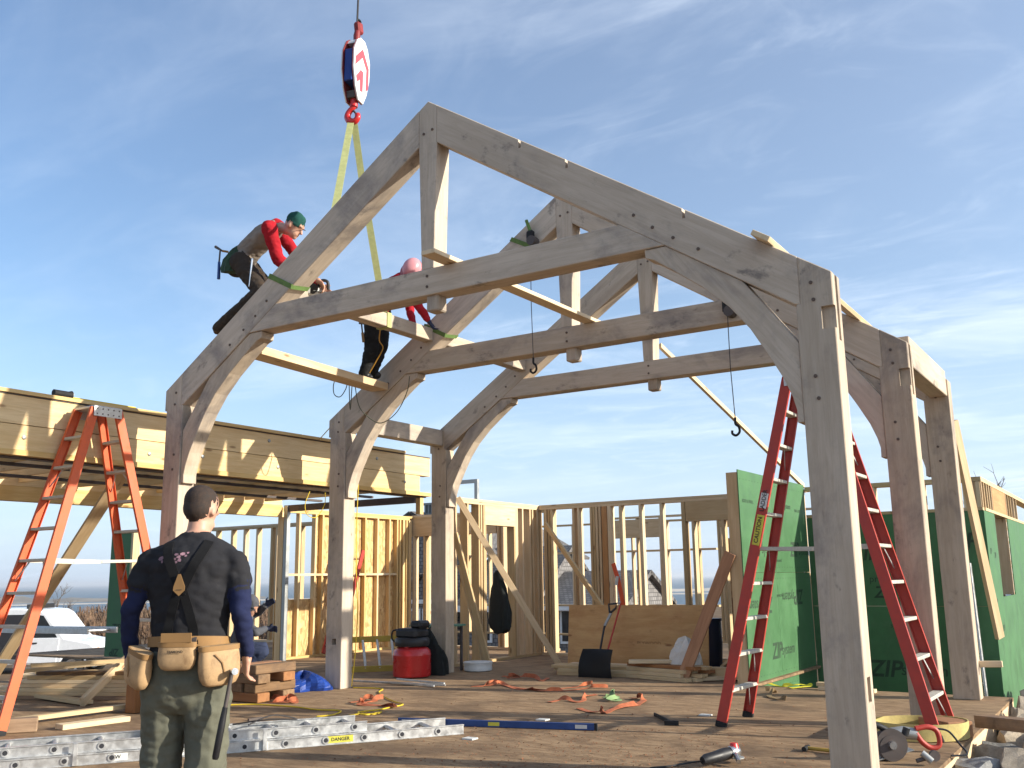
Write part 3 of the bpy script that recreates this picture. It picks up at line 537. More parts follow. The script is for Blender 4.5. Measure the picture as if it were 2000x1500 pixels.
def gable(x0, x1, ya, yb, ze, zr, axis):
    if axis == 'x':
        ym = (ya+yb)/2
        quad('roof', [(x0-0.2, ya-0.25, ze-0.12), (x1+0.2, ya-0.25, ze-0.12), (x1+0.2, ym, zr), (x0-0.2, ym, zr)], M['roofsh'], hs); quad('roof', [(x1+0.2, yb+0.25, ze-0.12), (x0-0.2, yb+0.25, ze-0.12), (x0-0.2, ym, zr), (x1+0.2, ym, zr)], M['roofsh'], hs)
        quad('wall', [(x0, ya, G), (x1, ya, G), (x1, ya, ze-0.05), (x0, ya, ze-0.05)], M['shingle'], hs)
        for x in (x0, x1): quad('wall', [(x, ya, G), (x, yb, G), (x, yb, ze-0.14), (x, ym, zr-0.16), (x, ya, ze-0.14)], M['shingle'], hs, 0.1 if x == x1 else -0.1)
        bx('fascia', x0-0.2, x1+0.2, ya-0.30, ya-0.26, ze-0.30, ze-0.10, M['trim'], hs)
    else:
        xm = (x0+x1)/2
        quad('wall', [(x0, ya, G), (x1, ya, G), (x1, ya, ze), (xm, ya, zr), (x0, ya, ze)], M['shingle'], hs)
        quad('roof', [(x0-0.25, ya-0.15, ze-0.14), (xm, ya-0.15, zr+0.04), (xm, yb, zr+0.04), (x0-0.25, yb, ze-0.14)], M['roofsh'], hs, -0.1); quad('roof', [(xm, ya-0.15, zr+0.04), (x1+0.25, ya-0.15, ze-0.14), (x1+0.25, yb, ze-0.14), (xm, yb, zr+0.04)], M['roofsh'], hs, -0.1)
gable(-17.2, -11.6, 22.0, 30.0, 2.1, 3.6, 'y')
gable(-11.55, -8.7, 21.2, 26.0, 0.45, 2.35, 'x')
gable(-8.6, -5.6, 21.6, 25.0, 0.5, 1.45, 'x')
gable(-13.9, -12.1, 20.9, 22.0, 0.55, 1.35, 'y')
bx('chimney', -14.35, -13.45, 22.6, 23.5, 1.5, 3.55, M['shingle'], hs); bx('chimney_cap', -14.45, -13.35, 22.5, 23.6, 3.55, 3.66, M['lead'], hs)
for i in range(6): bx('chimney_cap', -14.30+i*0.15, -14.22+i*0.15, 22.6, 23.5, 3.66, 3.98, M['lead'], hs)
bx('chimney_cap', -14.38, -13.42, 22.58, 23.52, 3.98, 4.06, M['lead'], hs)
for x in (-13.4, -12.7, -10.6, -9.7, -7.6):
    yy = 20.88 if x < -12 else (21.18 if x < -8.7 else 21.58)
    w_ = bx('window', x-0.3, x+0.3, yy-0.05, yy+0.01, -0.85, 0.25, M['trim'], hs); bx('pane', x-0.22, x+0.22, yy-0.06, yy-0.052, -0.77, 0.17, M['glassd'], w_)
bx('white_fence_rail', -13.9, -12.1, 20.80, 20.86, 0.42, 0.56, M['trim'], hs)
# white van
M['vanw'] = plain('white_car_paint', (0.78, 0.79, 0.80), 0.25, var=0.03, coat=0.6); M['black'] = plain('black_rubber', (0.012, 0.012, 0.013), 0.75, var=0.3, nscale=12); M['amber'] = plain('amber_lens', (0.75, 0.25, 0.03), 0.2); M['chrome'] = plain('bright_metal', (0.6, 0.6, 0.6), 0.25, 0.9)
M['inside'] = plain('hollow_shade_paint', (0.025, 0.025, 0.03), 0.8)  # near-black colour standing in for the shade inside hollow things
vb = at(184, 1290, 'd', 29.0); VD = V((RT.x, RT.y, 0)).normalized(); VM = Matrix(((VD.x, -VD.y, 0, vb.x), (VD.y, VD.x, 0, vb.y), (0, 0, 1, -1.47), (0, 0, 0, 1)))
vt = thing('parked_van', (vb.x, vb.y, -1.47), 'white van with its side open, parked beyond the lumber at the far left', 'van'); 
def vput(name, poly, a, b, mat, par=None, bev=0.04):
    bm = prism_bm(poly, a, b, bev); return smooth_by_angle(put(name, bm_mesh(bm, name), mat, par or vt, VM), 35)
body = [(0, 0.38), (0, 0.62), (-0.03, 0.86), (-0.16, 0.98), (-0.55, 1.06), (-0.95, 1.14), (-1.55, 1.86), (-1.75, 1.97), (-2.3, 2.02), (-4.7, 2.02), (-4.95, 1.9), (-5.05, 0.9), (-5.05, 0.38), (-4.45, 0.36), (-4.4, 0.55), (-4.2, 0.72), (-3.95, 0.72), (-3.75, 0.55), (-3.7, 0.36), (-1.02, 0.36), (-0.98, 0.55), (-0.83, 0.72), (-0.53, 0.72), (-0.35, 0.55), (-0.3, 0.38)]
vput('body', body, 0, 1.95, M['vanw'])
vput('windshield', [(-1.02, 1.19), (-1.06, 1.19), (-1.60, 1.86), (-1.56, 1.86)], 0.15, 1.8, M['glassd'], bev=0)
vput('window', [(-1.16, 1.16), (-1.62, 1.80), (-1.95, 1.86), (-1.95, 1.16)], -0.012, 0.02, M['glassd'], bev=0)
dr = vput('door', [(-1.15, 0.42), (-1.08, 1.14), (-2.02, 1.14), (-2.02, 0.42)], -0.018, 0.02, M['vanw'], bev=0.01); vput('handle', [(-1.9, 0.98), (-1.75, 0.98), (-1.75, 1.02), (-1.9, 1.02)], -0.04, 0.0, M['black'], dr, bev=0)
vput('side_shade_panel', [(-2.12, 0.45), (-2.12, 1.84), (-3.7, 1.84), (-3.7, 0.45)], -0.016, 0.02, M['inside'], bev=0)  # dark panel on the body paints the shaded interior of the open side
vput('door_edge', [(-2.04, 0.42), (-2.04, 1.9), (-2.10, 1.9), (-2.10, 0.42)], -0.05, 0.02, M['chrome'], bev=0)
vput('headlight', [(0.012, 0.66), (0.012, 0.84), (-0.08, 0.84), (-0.08, 0.66)], -0.008, 0.3, M['amber'], bev=0.01); vput('bumper', [(0.06, 0.36), (0.06, 0.52), (-0.25, 0.52), (-0.25, 0.36)], -0.02, 1.97, M['black'], bev=0.02)
for x in (-0.68, -4.07):
    for yy in (0.1, 1.75):
        w_ = lathe('wheel', [(0.12, -0.1), (0.30, -0.1), (0.335, -0.06), (0.335, 0.06), (0.30, 0.1), (0.12, 0.1)], M['black'], vt, (0, 0, 0), 20); w_.matrix_local = WORLD[vt].inverted() @ (VM @ Matrix.Translation((x, yy, 0.335)) @ PROT); WORLD[w_] = VM @ Matrix.Translation((x, yy, 0.335)) @ PROT
        lathe('hub_cap', [(0.02, 0.09), (0.19, 0.105), (0.19, -0.105), (0.02, -0.09)], M['chrome'], w_, (0, 0, 0), 16).matrix_local = Matrix.Identity(4)
for x in (-2.2, -3.6): vput('roof_rack', [(x, 2.0), (x+0.04, 2.0), (x+0.04, 2.14), (x, 2.14)], 0.1, 1.85, M['black'], bev=0)
# ------------------------------------------------------------------ loose boards and braces on the frame
def board(p0, p1, w, h, label, mat=None, upv=(0, 0, 1), cat='board', name='board'):
    return tag(beam(name, p0, p1, w, h, mat or M['pine'], None, upv, 0.003), label, cat)
board((3.63, -0.30, TT+0.022), (3.67, 2.66, TT+0.022), 0.14, 0.038, 'flat pine plank lying on the tie beams beside the king posts', P2)
board((3.46, 4.70, 4.10), (4.27, 7.70, 2.49), 0.09, 0.038, 'long pine strut sloping from the farthest king post down to the green wall', P2, (1, 0, 0.3))
pk0, pk1 = at(494, 686, 'y', 0.22), at(742, 757, 'y', 2.40)
board(pk0, pk1, 0.24, 0.085, 'pine plank spanning between left braces, under the worker in black trousers', P1, name='plank')
zr_ = lambda x: HE+SLO*(WX-x)+0.024
board((6.36, -0.12, zr_(6.36)), (6.36, 4.85, zr_(6.36)), 0.14, 0.038, 'pine board laid across the tops of the right rafters, end grain showing', P2, (SLO, 0, 1))
board(at(1862, 822, 'y', 4.72), at(1953, 1246, 'y', 5.6), 0.05, 0.10, 'narrow board leaning from the farthest right oak post towards the green wall', M['pine'], (0.3, 0.2, 1))
board((-0.14, 5.28, 2.42), (1.04, 6.12, 0.02), 0.038, 0.09, 'diagonal brace from the short stud wall down to the deck, jacket hanging by it', M['pine'], (0, 0, 1))
board((-0.03, 7.60, 2.12), (2.45, 5.98, 0.03), 0.038, 0.09, 'diagonal brace crossing behind the black snow shovel', M['pine'], (0, 0, 1))
board((4.16, 4.88, 1.50), (3.45, 4.93, 0.02), 0.038, 0.14, 'reddish brown diagonal brace against the green wall corner', M['fir'], (1, 0, 0.5))
for i, (a, b) in enumerate((((-0.13, 5.2, 1.9), (0.30, 5.42, 0.02)), ((-0.12, 5.32, 1.45), (0.20, 5.50, 0.02)))):
    board(a, b, 0.038, 0.09, ['taller', 'shorter'][i]+' of two loose studs leaning just right of the farthest left oak post', M['pine'], (1, 0, 0))
board(at(252, 905, 'x', -0.75), at(-30, 1345, 'z', 0.02), 0.038, 0.14, 'long diagonal brace under the raised floor, behind the orange ladder', M['pine'], (0.5, 0.8, 0.2))
pur = tag(bx('purlin', 1.46, 1.60, 0.22, BY[1]-0.004, 3.98, 4.13, M['oak'], None, 0.006), 'oak purlin hanging in the crane slings between the nearest and middle bents', 'beam')
tag(bx('purlin', 1.46, 1.60, BY[1]+TH+0.004, BY[2]-0.004, 3.98, 4.13, M['oak'], None, 0.006), 'oak purlin set between the middle and farthest bents on the left', 'beam')
# ------------------------------------------------------------------ crane block and slings
M['red'] = plain('red_enamel', (0.55, 0.022, 0.02), 0.35, var=0.1, coat=0.3); M['redd'] = plain('dark_red_paint', (0.20, 0.02, 0.02), 0.5, var=0.2); M['white'] = plain('white_enamel', (0.72, 0.72, 0.70), 0.45, dirt=(0.4, 0.38, 0.34), damt=0.4); M['blue'] = plain('blue_paint', (0.012, 0.04, 0.22), 0.4)
M['cable'] = plain('steel_cable', (0.05, 0.045, 0.045), 0.5, 0.5); M['sling'] = plain('yellow_green_webbing', (0.40, 0.41, 0.17), 0.85, var=0.12, nscale=20); M['gstrap'] = plain('green_webbing', (0.12, 0.20, 0.055), 0.85, var=0.2, nscale=20)
CB = at(694, 140, 'y', 1.25)
ct = thing('crane_block', (CB.x, CB.y, CB.z-0.42), 'red and white striped crane hook block hanging over the frame', 'crane block')
cf = math.radians(71)          # the cheek plates are seen nearly edge-on
BM_ = Matrix.Translation(CB) @ Matrix.Rotation(YAW+cf, 4, 'Z') @ Matrix.Rotation(math.radians(2.5), 4, 'Y')
op = [(-0.05, -0.40), (0.06, -0.40), (0.13, -0.26), (0.185, -0.05), (0.185, 0.18), (0.12, 0.33), (0.05, 0.39), (-0.05, 0.39), (-0.12, 0.33), (-0.185, 0.18), (-0.185, -0.05), (-0.13, -0.26)]
for s in (-1, 1):
    a, b = sorted((s*0.062, s*0.085)); ch = put('cheek_plate', bm_mesh(prism_bm(op, a, b, 0.004), 'cheek'), M['white'], ct, BM_)
    rim = put('rim', bm_mesh(prism_bm([(x*1.02, z*1.01) for x, z in op], *sorted((s*0.058, s*0.066))), 'rim'), M['redd'], ch, BM_)
    # broad red chevron with a white arrow, as on the block's cheek
    f0, f1 = sorted((s*0.0855, s*0.0885))
    for P in ([(-0.16, -0.02), (-0.16, 0.09), (0.0, 0.27), (0.155, 0.10), (0.155, -0.16), (0.10, -0.22), (0.10, 0.06), (0.0, 0.16)], [(-0.13, -0.14), (-0.03, -0.01), (0.03, -0.01), (0.03, -0.26), (-0.03, -0.28), (-0.04, -0.14), (-0.10, -0.20)]):
        put('stripe', bm_mesh(prism_bm(P, f0, f1), 'stripe'), plain('faded_red_stripe', (0.50, 0.07, 0.09), 0.5), ch, BM_)
put('sheave', bm_mesh(prism_bm([(0.15*math.cos(a*0.2618), 0.15*math.sin(a*0.2618)) for a in range(24)], -0.05, 0.05, 0.01), 'sheave'), M['black'], ct, BM_)
put('guard', bm_mesh(prism_bm([(-0.165, -0.20), (0.165, -0.20), (0.172, 0.20), (-0.172, 0.20)], -0.052, 0.052, 0.01), 'guard'), M['blue'], ct, BM_)
put('spacer', bm_mesh(prism_bm([(-0.10, 0.31), (0.10, 0.31), (0.08, 0.36), (-0.08, 0.36)], -0.06, 0.06), 'spacer'), M['white'], ct, BM_); put('spacer', bm_mesh(prism_bm([(-0.07, -0.36), (0.07, -0.36), (0.08, -0.28), (-0.08, -0.28)], -0.06, 0.06), 'spacer'), M['steel'], ct, BM_)
def loc(x, y, z): return BM_ @ V((x, y, z))
hookp = spline([(0, 0, -0.36), (0, 0, -0.44), (0.0, 0.055, -0.50), (0.0, 0.075, -0.56), (0.0, 0.04, -0.62), (0.0, -0.02, -0.63), (0, -0.055, -0.59), (0, -0.05, -0.545)], 5)
nh = len(hookp); hk = tube('hook', [BM_ @ p for p in hookp], [0.042-0.022*abs(i/nh-0.55)*1.2 for i in range(nh)], M['red'], ct, 10); tube('shank', [loc(0, 0, -0.33), loc(0, 0, -0.45)], 0.045, M['red'], ct, 12)
tube('safety_latch', [loc(0, 0.02, -0.47), loc(0, -0.05, -0.56)], 0.012, M['steel'], ct)
tube('wedge_socket', [loc(0, 0, 0.36), loc(0, 0, 0.46), loc(0.01, 0, 0.52)], [0.035, 0.04, 0.035], M['redd'], ct, 8); bxs = box_mesh(0.11, 0.08, 0.14, 0.02, M['redd']); put('wedge_socket', bxs, M['redd'], ct, BM_ @ Matrix.Translation((0.035, 0, 0.58)) @ Matrix.Rotation(-0.3, 4, 'Y'))
tube('cable_clamp', [loc(0.03, 0, 0.66), loc(0.06, 0.02, 0.70), loc(0.10, 0.03, 0.70)], 0.028, M['black'], ct, 6)
tube('hoist_cable', [loc(-0.005, 0, 0.62), loc(-0.005, 0, 6.0)], 0.012, M['cable'], ct, 6)
HK = loc(0, 0.01, -0.63)
def ribbon(name, pts, wid, mat, parent=None, side=None, th=0.004):
    """flat webbing along pts, its width along side"""
    pts = [V(p) for p in pts]; bm = bmesh.new(); rows = []
    for i, p in enumerate(pts):
        t = (pts[min(i+1, len(pts)-1)]-pts[max(i-1, 0)]).normalized(); s = V(side[i] if isinstance(side, list) else (side or (0, 0, 1))); s = (s-t*s.dot(t)); s = s.normalized() if s.length > 1e-5 else V((1, 0, 0)); nn = t.cross(s)
        rows.append([bm.verts.new(p+s*(a*wid/2)+nn*(b*th/2)) for a, b in ((-1, -1), (1, -1), (1, 1), (-1, 1))])
    for A, B in zip(rows, rows[1:]):
        for k in range(4): bm.faces.new((A[k], A[(k+1) % 4], B[(k+1) % 4], B[k]))
    bm.faces.new(rows[0][::-1]); bm.faces.new(rows[-1]); bmesh.ops.recalc_face_normals(bm, faces=bm.faces[:])
    c = V((0, 0, 0)) if parent else pts[0]
    bmesh.ops.translate(bm, vec=-c, verts=bm.verts); return smooth_by_angle(put(name, bm_mesh(bm, name), mat, parent, Matrix.Translation(c)), 50)
lg = at(652, 402, 'y', 0.10); lg.z = HE+SLO*lg.x-0.02
st = thing('lifting_sling', lg, 'left leg of the pale yellow lifting sling, from the crane hook to the rafter', 'sling')
ribbon('webbing', [HK+V((-0.02, 0, 0.02)), lg+V((0.0, 0, 0.01))], 0.075, M['sling'], st, (0.8, 0.5, 0))
st = thing('lifting_sling', (1.53, 1.62, 3.97), 'right leg of the pale yellow lifting sling, from the crane hook to the purlin', 'sling')
ribbon('webbing', [HK+V((0.02, 0, 0.02)), HK.lerp(V((1.53, 1.62, 4.14)), 0.3), V((1.53, 1.62, 4.14))], 0.075, M['sling'], st, (0.8, 0.5, 0))
ribbon('webbing', [(1.607, 1.62, 4.14), (1.607, 1.62, 3.972), (1.45, 1.62, 3.972), (1.452, 1.62, 4.138), (1.607, 1.62, 4.137)], 0.07, M['sling'], st, (0, 1, 0))
# ------------------------------------------------------------------ ladders
M['orange'] = plain('orange_fibreglass', (0.62, 0.105, 0.03), 0.5, var=0.08, nscale=9, dirt=(0.35, 0.10, 0.05), damt=0.35); M['redfg'] = plain('red_fibreglass', (0.42, 0.045, 0.03), 0.5, var=0.1, nscale=9, dirt=(0.25, 0.05, 0.04), damt=0.4)
M['alu'] = plain('worn_aluminium', (0.55, 0.55, 0.54), 0.42, 0.75, var=0.14, nscale=14, dirt=(0.30, 0.29, 0.27), damt=0.6); M['aluw'] = plain('painted_step', (0.50, 0.47, 0.40), 0.6, 0.2, nscale=18, dirt=(0.28, 0.25, 0.2), damt=0.6)
M['stickery'] = plain('yellow_label', (0.55, 0.50, 0.06), 0.6); M['stickerw'] = plain('white_label', (0.60, 0.60, 0.57), 0.6); M['inkb'] = plain('black_print', (0.02, 0.02, 0.02), 0.7)
def channel(L, w, d, t=0.005):
    """C rail along local X: web of width w (local Y), flanges d deep along local Z"""
    bm = bmesh.new(); o = [(-w/2, 0), (w/2, 0), (w/2, d), (w/2-t, d), (w/2-t, t), (-w/2+t, t), (-w/2+t, d), (-w/2, d)]
    a = [bm.verts.new((-L/2, y, z)) for y, z in o]; b = [bm.verts.new((L/2, y, z)) for y, z in o]; n = len(o)
    bm.faces.new(a[::-1]); bm.faces.new(b)
    for i in range(n): bm.faces.new((a[i], a[(i+1) % n], b[(i+1) % n], b[i]))
    bmesh.ops.recalc_face_normals(bm, faces=bm.faces[:]); return bm_mesh(bm, 'channel')
def stepladder(base, ax, H, wb, wt, spread, mat, label, stepm, nst=9, out=False):
    """ax: unit vector along the steps; the two frames spread at right angles to it"""
    base = V(base); ax = V(ax); sp = V((0, 0, 1)).cross(ax); t = thing('stepladder', base, label, 'ladder'); ht = 0.13
    for f in (-1, 1):
        foot = lambda s: base+sp*(f*spread/2)+ax*(s*wb/2)
        head = lambda s: base+sp*(f*ht)+ax*(s*wt/2)+V((0, 0, H))
        for s in (-1, 1):
            a, b = foot(s)+V((0, 0, 0.02)), head(s); d = b-a
            webn = -ax*s if not out else ax*s                        # flanges point this way from the web
            Mx = frame((a+b)/2, d, webn); r = put('rail', channel(d.length, 0.088, 0.030), mat, t, Mx)
            put('foot', box_mesh(0.05, 0.095, 0.035, 0.004, M['black']), M['black'], r, frame(a+webn*0.014-d.normalized()*0.0, d, webn))
        for i in range(nst):
            z = (i+1)*H/(nst+1); k = z/H; L, R_ = foot(-1).lerp(head(-1), k), foot(1).lerp(head(1), k)
            stp = beam('step', L+ax*0.004, R_-ax*0.004, 0.082, 0.028, stepm, t, (0, 0, 1), 0.004)
            if i in (0, 1, 4, 7):
                for s, P in ((-1, L), (1, R_)):
                    q = P-ax*(s*0.13)+V((0, 0, -0.014)); e = foot(s).lerp(head(s), k-0.13/H*1.4)-ax*(s*0.012); beam('step_brace', q, e, 0.016, 0.004, M['alu'], stp, sp)
    for s in (-1, 1):
        kz = 0.50; a = base-sp*(spread/2*(1-kz)+ht*kz)+ax*(s*(wb*(1-kz)+wt*kz)/2*0.93)+V((0, 0, H*kz)); b = base+sp*(spread/2*(1-kz)+ht*kz)+ax*(s*(wb*(1-kz)+wt*kz)/2*0.93)+V((0, 0, H*kz)); m_ = (a+b)/2+V((0, 0, -0.012))
        beam('spreader', a, m_, 0.006, 0.028, M['aluw'], t); beam('spreader', m_+(b-a).normalized()*0.004, b, 0.006, 0.028, M['aluw'], t)
    cp = beam('top_cap', base-ax*(wt/2+0.012)+V((0, 0, H+0.012)), base+ax*(wt/2+0.012)+V((0, 0, H+0.012)), 0.30, 0.03, M['alu'], t, (0, 0, 1), 0.006)
    for s in (-1, 1):
        pl_ = beam('hinge_plate', base-sp*0.155+ax*(s*(wt/2+0.018))+V((0, 0, H-0.03)), base+sp*0.155+ax*(s*(wt/2+0.018))+V((0, 0, H-0.03)), 0.006, 0.10, M['alu'], t, (0, 0, 1), 0.002)
        for i in range(5):
            for j in range(2): lathe('rivet', [(0.002, -0.002), (0.009, -0.002), (0.006, 0.004)], M['steel'], pl_, base+sp*(-0.12+i*0.06)+ax*(s*(wt/2+0.022))+V((0, 0, H-0.055+j*0.05)), 6, ax.to_track_quat('Z', 'Y').to_matrix().to_4x4() if s > 0 else (-ax).to_track_quat('Z', 'Y').to_matrix().to_4x4())
    return t
lo = stepladder((-0.27, -0.60, 0), (1, 0, 0), 2.93, 0.66, 0.30, 1.82, M['orange'], 'tall orange double-sided stepladder at the left, behind the man in suspenders', M['aluw'])
lr = stepladder((6.01, 2.045, 0), (0, 1, 0), 2.92, 0.68, 0.34, 1.68, M['redfg'], 'tall dark red double-sided stepladder behind the nearest right oak post', M['aluw'])
# warning labels on the red ladder's near left rail
ra, rb_ = V((5.18, 1.705, 0.02)), V((5.88, 1.875, 2.92)); rd_ = (rb_-ra).normalized()
for c, L, mt_, tx in ((0.66, 0.26, M['stickery'], 'CAUTION'), (0.745, 0.13, M['stickerw'], 'LADDER')):
    p = ra.lerp(rb_, c-0.11); nrm = V((0, -1, 0)); Fm = frame(p+nrm*0.0035, rd_, nrm); put('warning_label', box_mesh(L, 0.062, 0.003, 0, mt_), mt_, lr, Fm)
    letter(lr, tx, 0.05, Fm @ Matrix.Translation((0, 0, 0.0022)), 0.001, 0, M['inkb'])
# two-section aluminium extension ladder on the deck
ed = V((-0.55, -0.835, 0)).normalized(); en = V((-0.835, 0.55, 0)).normalized()
xl = thing('extension_ladder', (2.6, -0.9, 0), 'aluminium extension ladder lying flat across the deck in front', 'ladder')
def railI(p0, p1, par, h=0.075):
    d = (p1-p0); Fm = frame((p0+p1)/2, d, (0, 0, 1)); L = d.length; bm = bmesh.new()
    for (cy, cz, sy, sz) in ((0, 0, 0.006, h-0.012), (0, h/2-0.003, 0.028, 0.006), (0, -h/2+0.003, 0.028, 0.006)):
        g_ = bmesh.ops.create_cube(bm, size=1)['verts']
        for v in g_: v.co = V((v.co.x*L, cy+v.co.y*sy, cz+v.co.z*sz))
    return put('rail', bm_mesh(bm, 'railI'), M['alu'], par, Fm)
def section(E0, L, w, z, start):
    h = 0.075; a, b = E0+V((0, 0, z)), E0+ed*L+V((0, 0, z)); r1 = railI(a, b, xl); r2 = railI(a+en*w, b+en*w, xl); s = start
    while s < L-0.1:
        tube('rung', [a+ed*s-en*0.012, a+ed*s+en*(w+0.012)], 0.019, M['alu'], xl, 8)
        tube('rung_end', [a+ed*s-en*0.0145, a+ed*s-en*0.0125], 0.017, M['inside'], xl, 8); tube('rung_collar', [a+ed*s-en*0.0125, a+ed*s-en*0.004], 0.027, M['alu'], xl, 10); s += 0.305  # rung ends are dark discs, painting the shade inside the hollow rungs
    return r1
E0 = V((3.47, 0.40, 0)); r_low = section(E0, 4.9, 0.44, 0.040, 0.22); E1 = E0+ed*0.80+en*0.035; r_up = section(E1, 4.4, 0.37, 0.118, 0.10)
for s, L, mt_, tx in ((1.02, 0.20, M['stickery'], 'DANGER'), (1.62, 0.10, M['stickerw'], ''), (2.25, 0.30, M['stickerw'], 'KEEP OFF'), (2.62, 0.13, M['stickerw'], 'W')):
    Fm = frame(E0+ed*s+V((0, 0, 0.040))-en*0.0036, -ed, (0, 0, 1)) @ Matrix.Rotation(math.pi/2, 4, 'X'); put('label', box_mesh(L, 0.05, 0.001, 0, mt_), mt_, r_low, Fm); 
    if tx: letter(xl, tx, 0.036, Fm @ Matrix.Translation((0, 0, 0.0015)), 0.0008, 0, M['inkb'])
for s in (1.6, 2.9): put('guide_bracket', box_mesh(0.03, 0.012, 0.15, 0.002, M['alu']), M['alu'], xl, frame(E0+ed*s-en*0.021+V((0, 0, 0.08)), ed))
tube('halyard', spline([E1+ed*0.9+en*0.1+V((0, 0, 0.175)), E1+ed*0.7+en*0.2+V((0, 0, 0.22)), E1+ed*0.5+en*0.26+V((0, 0, 0.17)), E1+ed*0.75+en*0.12+V((0, 0, 0.20)), E1+ed*1.0+en*0.22+V((0, 0, 0.17))], 6), 0.006, M['cable'], xl, 6)
def flat_ladder(name, label, p0, p1, up_, w, n, mat, rungm, par_dir):
    p0, p1, w_ = V(p0), V(p1), V(par_dir).normalized()*w; t = thing(name, (p0+p1)/2, label, 'ladder')
    for q in (V((0, 0, 0)), w_): beam('rail', p0+q, p1+q, 0.028, 0.08, mat, t, up_, 0.004)
    for i in range(n): a = p0.lerp(p1, (i+0.5)/n); tube('rung', [a+w_*0.02, a+w_*0.98], 0.019, rungm, t, 8)
    return t
la = at(172, 1233, 'y', 1.5); flat_ladder('aluminium_ladder', 'aluminium ladder resting level above the lumber pile at the far left', la, la+V((-3.4, 0.35, -0.05)), (0, 0, 1), 0.4, 10, M['alu'], M['alu'], (0.1, 1, 0))
yl = flat_ladder('stepladder', 'yellow fibreglass ladder tipped on its side behind the middle left post', (-1.05, 3.9, 0.05), (-0.15, 4.35, 0.08), (0, 0, 1), 0.40, 5, plain('yellow_fibreglass', (0.42, 0.30, 0.05), 0.6), M['alu'], (-0.25, 0.1, 0.95))
flat_ladder('stepladder', 'dark red ladder leaning inside the strand board wall', (-3.45, 6.0, 0.05), (-3.40, 6.55, 1.75), (0, 1, 0), 0.4, 6, M['redfg'], M['alu'], (0.9, -0.2, 0))
flat_ladder('extension_ladder', 'dim aluminium ladder standing against the dark green wall between the right posts', (6.12, 7.3, -0.8), (6.05, 7.50, 1.35), (0, 1, 0), 0.34, 8, M['alu'], M['alu'], (1, 0, 0))
# ------------------------------------------------------------------ timber and lumber lying about
def stack(x, y, yaw, rows, L, label0, mats, w=0.14, h=0.04, jit=0.06, seed=0, group=None, z0=0.0, nm='board'):
    rs = random.Random(seed); d = V((math.cos(yaw), math.sin(yaw), 0)); n_ = V((-d.y, d.x, 0)); z = z0
    for i, nrow in enumerate(rows):
        for j in range(nrow):
            c = V((x, y, z+h/2+0.001))+n_*(j-(nrow-1)/2)*(w+0.004)+d*rs.uniform(-jit, jit)*2; a = rs.uniform(-1, 1)*0.008; dd = V((math.cos(yaw+a), math.sin(yaw+a), 0)); l_ = L*rs.uniform(0.9, 1.0)
            o = beam(nm, c-dd*l_/2, c+dd*l_/2, w-rs.random()*0.002, h-0.001, rs.choice(mats), None, (0, 0, 1), 0.002)
            lay_ = 'top' if i == len(rows)-1 else ['bottom', 'second', 'third', 'fourth', 'fifth', 'sixth'][i]; pos_ = {2: ['near', 'far'], 3: ['near', 'middle', 'far'], 4: ['nearest', 'second nearest', 'second farthest', 'farthest']}[nrow][j]
            tag(o, pos_+' board in the '+lay_+' layer of the '+label0, 'board', group)
        z += h+0.001
ll = ['pile']
stack(-1.55, 0.75, 0.42, [4, 4, 4, 3, 3, 3, 2], 2.5, 'lumber pile left of the man', [P1, P2, M['oldwood']], 0.14, 0.04, 0.10, 5, 'boards in the left lumber pile')
board(at(35, 1310, 'z', 0.34), at(262, 1288, 'z', 0.36), 0.24, 0.04, 'wide pine board laid across the top of the left lumber pile', P2)
board(at(60, 1300, 'z', 0.40), at(250, 1290, 'z', 0.40), 0.10, 0.04, 'narrow pine board topmost on the left lumber pile', P1)
board(at(20, 1408, 'z', 0.05), at(256, 1378, 'z', 0.05), 0.09, 0.04, 'long pale pine board lying on a dark block left of the man', P2)
board(at(115, 1420, 'z', 0.025), at(247, 1403, 'z', 0.025), 0.14, 0.045, 'short pale pine offcut lying beside the aluminium extension ladder', P2)
board(at(160, 1372, 'z', 0.04), at(246, 1288, 'y', 0.9), 0.05, 0.09, 'pine stud leaning up against the left lumber pile', P1)
board(at(30, 1350, 'z', 0.05), at(170, 1372, 'z', 0.03), 0.14, 0.04, 'pale pine board low in front of the left lumber pile', P2)
c_ = at(30, 1432, 'z', 0.0); tag(beam('timber_block', c_+V((-0.12, -0.1, 0.06)), c_+V((0.06, 0.16, 0.06)), 0.14, 0.115, M['oldwood'], None, (0, 0, 1), 0.006), 'dark timber block at the left edge under a long board', 'timber block')
c_ = at(265, 1392, 'z', 0.0); tag(beam('timber_block', c_+V((0, 0, 0.002)), c_+V((0, 0, 0.27)), 0.15, 0.14, M['fir'], None, (1, 0, 0), 0.006), 'upright brown timber block just left of the man in suspenders', 'timber block')
# cribbing stack behind the man
cr0 = at(497, 1374, 'z', 0.0); k = 0; nm_ = ['bottom', 'second', 'third', 'top']
for lay in range(4):
    for j in range(2):
        z = 0.052+lay*0.094; q = -0.0
        if lay % 2 == 0: p0, p1 = cr0+V((-0.42+q, 0.08+j*0.36, z)), cr0+V((0.05+q, 0.08+j*0.36, z))
        else: p0, p1 = cr0+V((-0.30+j*0.22, 0.0, z)), cr0+V((-0.30+j*0.22, 0.58, z))
        wd = 0.17
        tag(beam('timber_block', p0, p1, wd, 0.092, M['oldwood'] if (lay+j) % 3 else M['fir'], None, (0, 0, 1), 0.006), nm_[lay]+' layer '+(['near', 'far'] if lay % 2 == 0 else ['left', 'right'])[j]+' block of the dark timber cribbing right of the man', 'timber block', 'cribbing blocks')
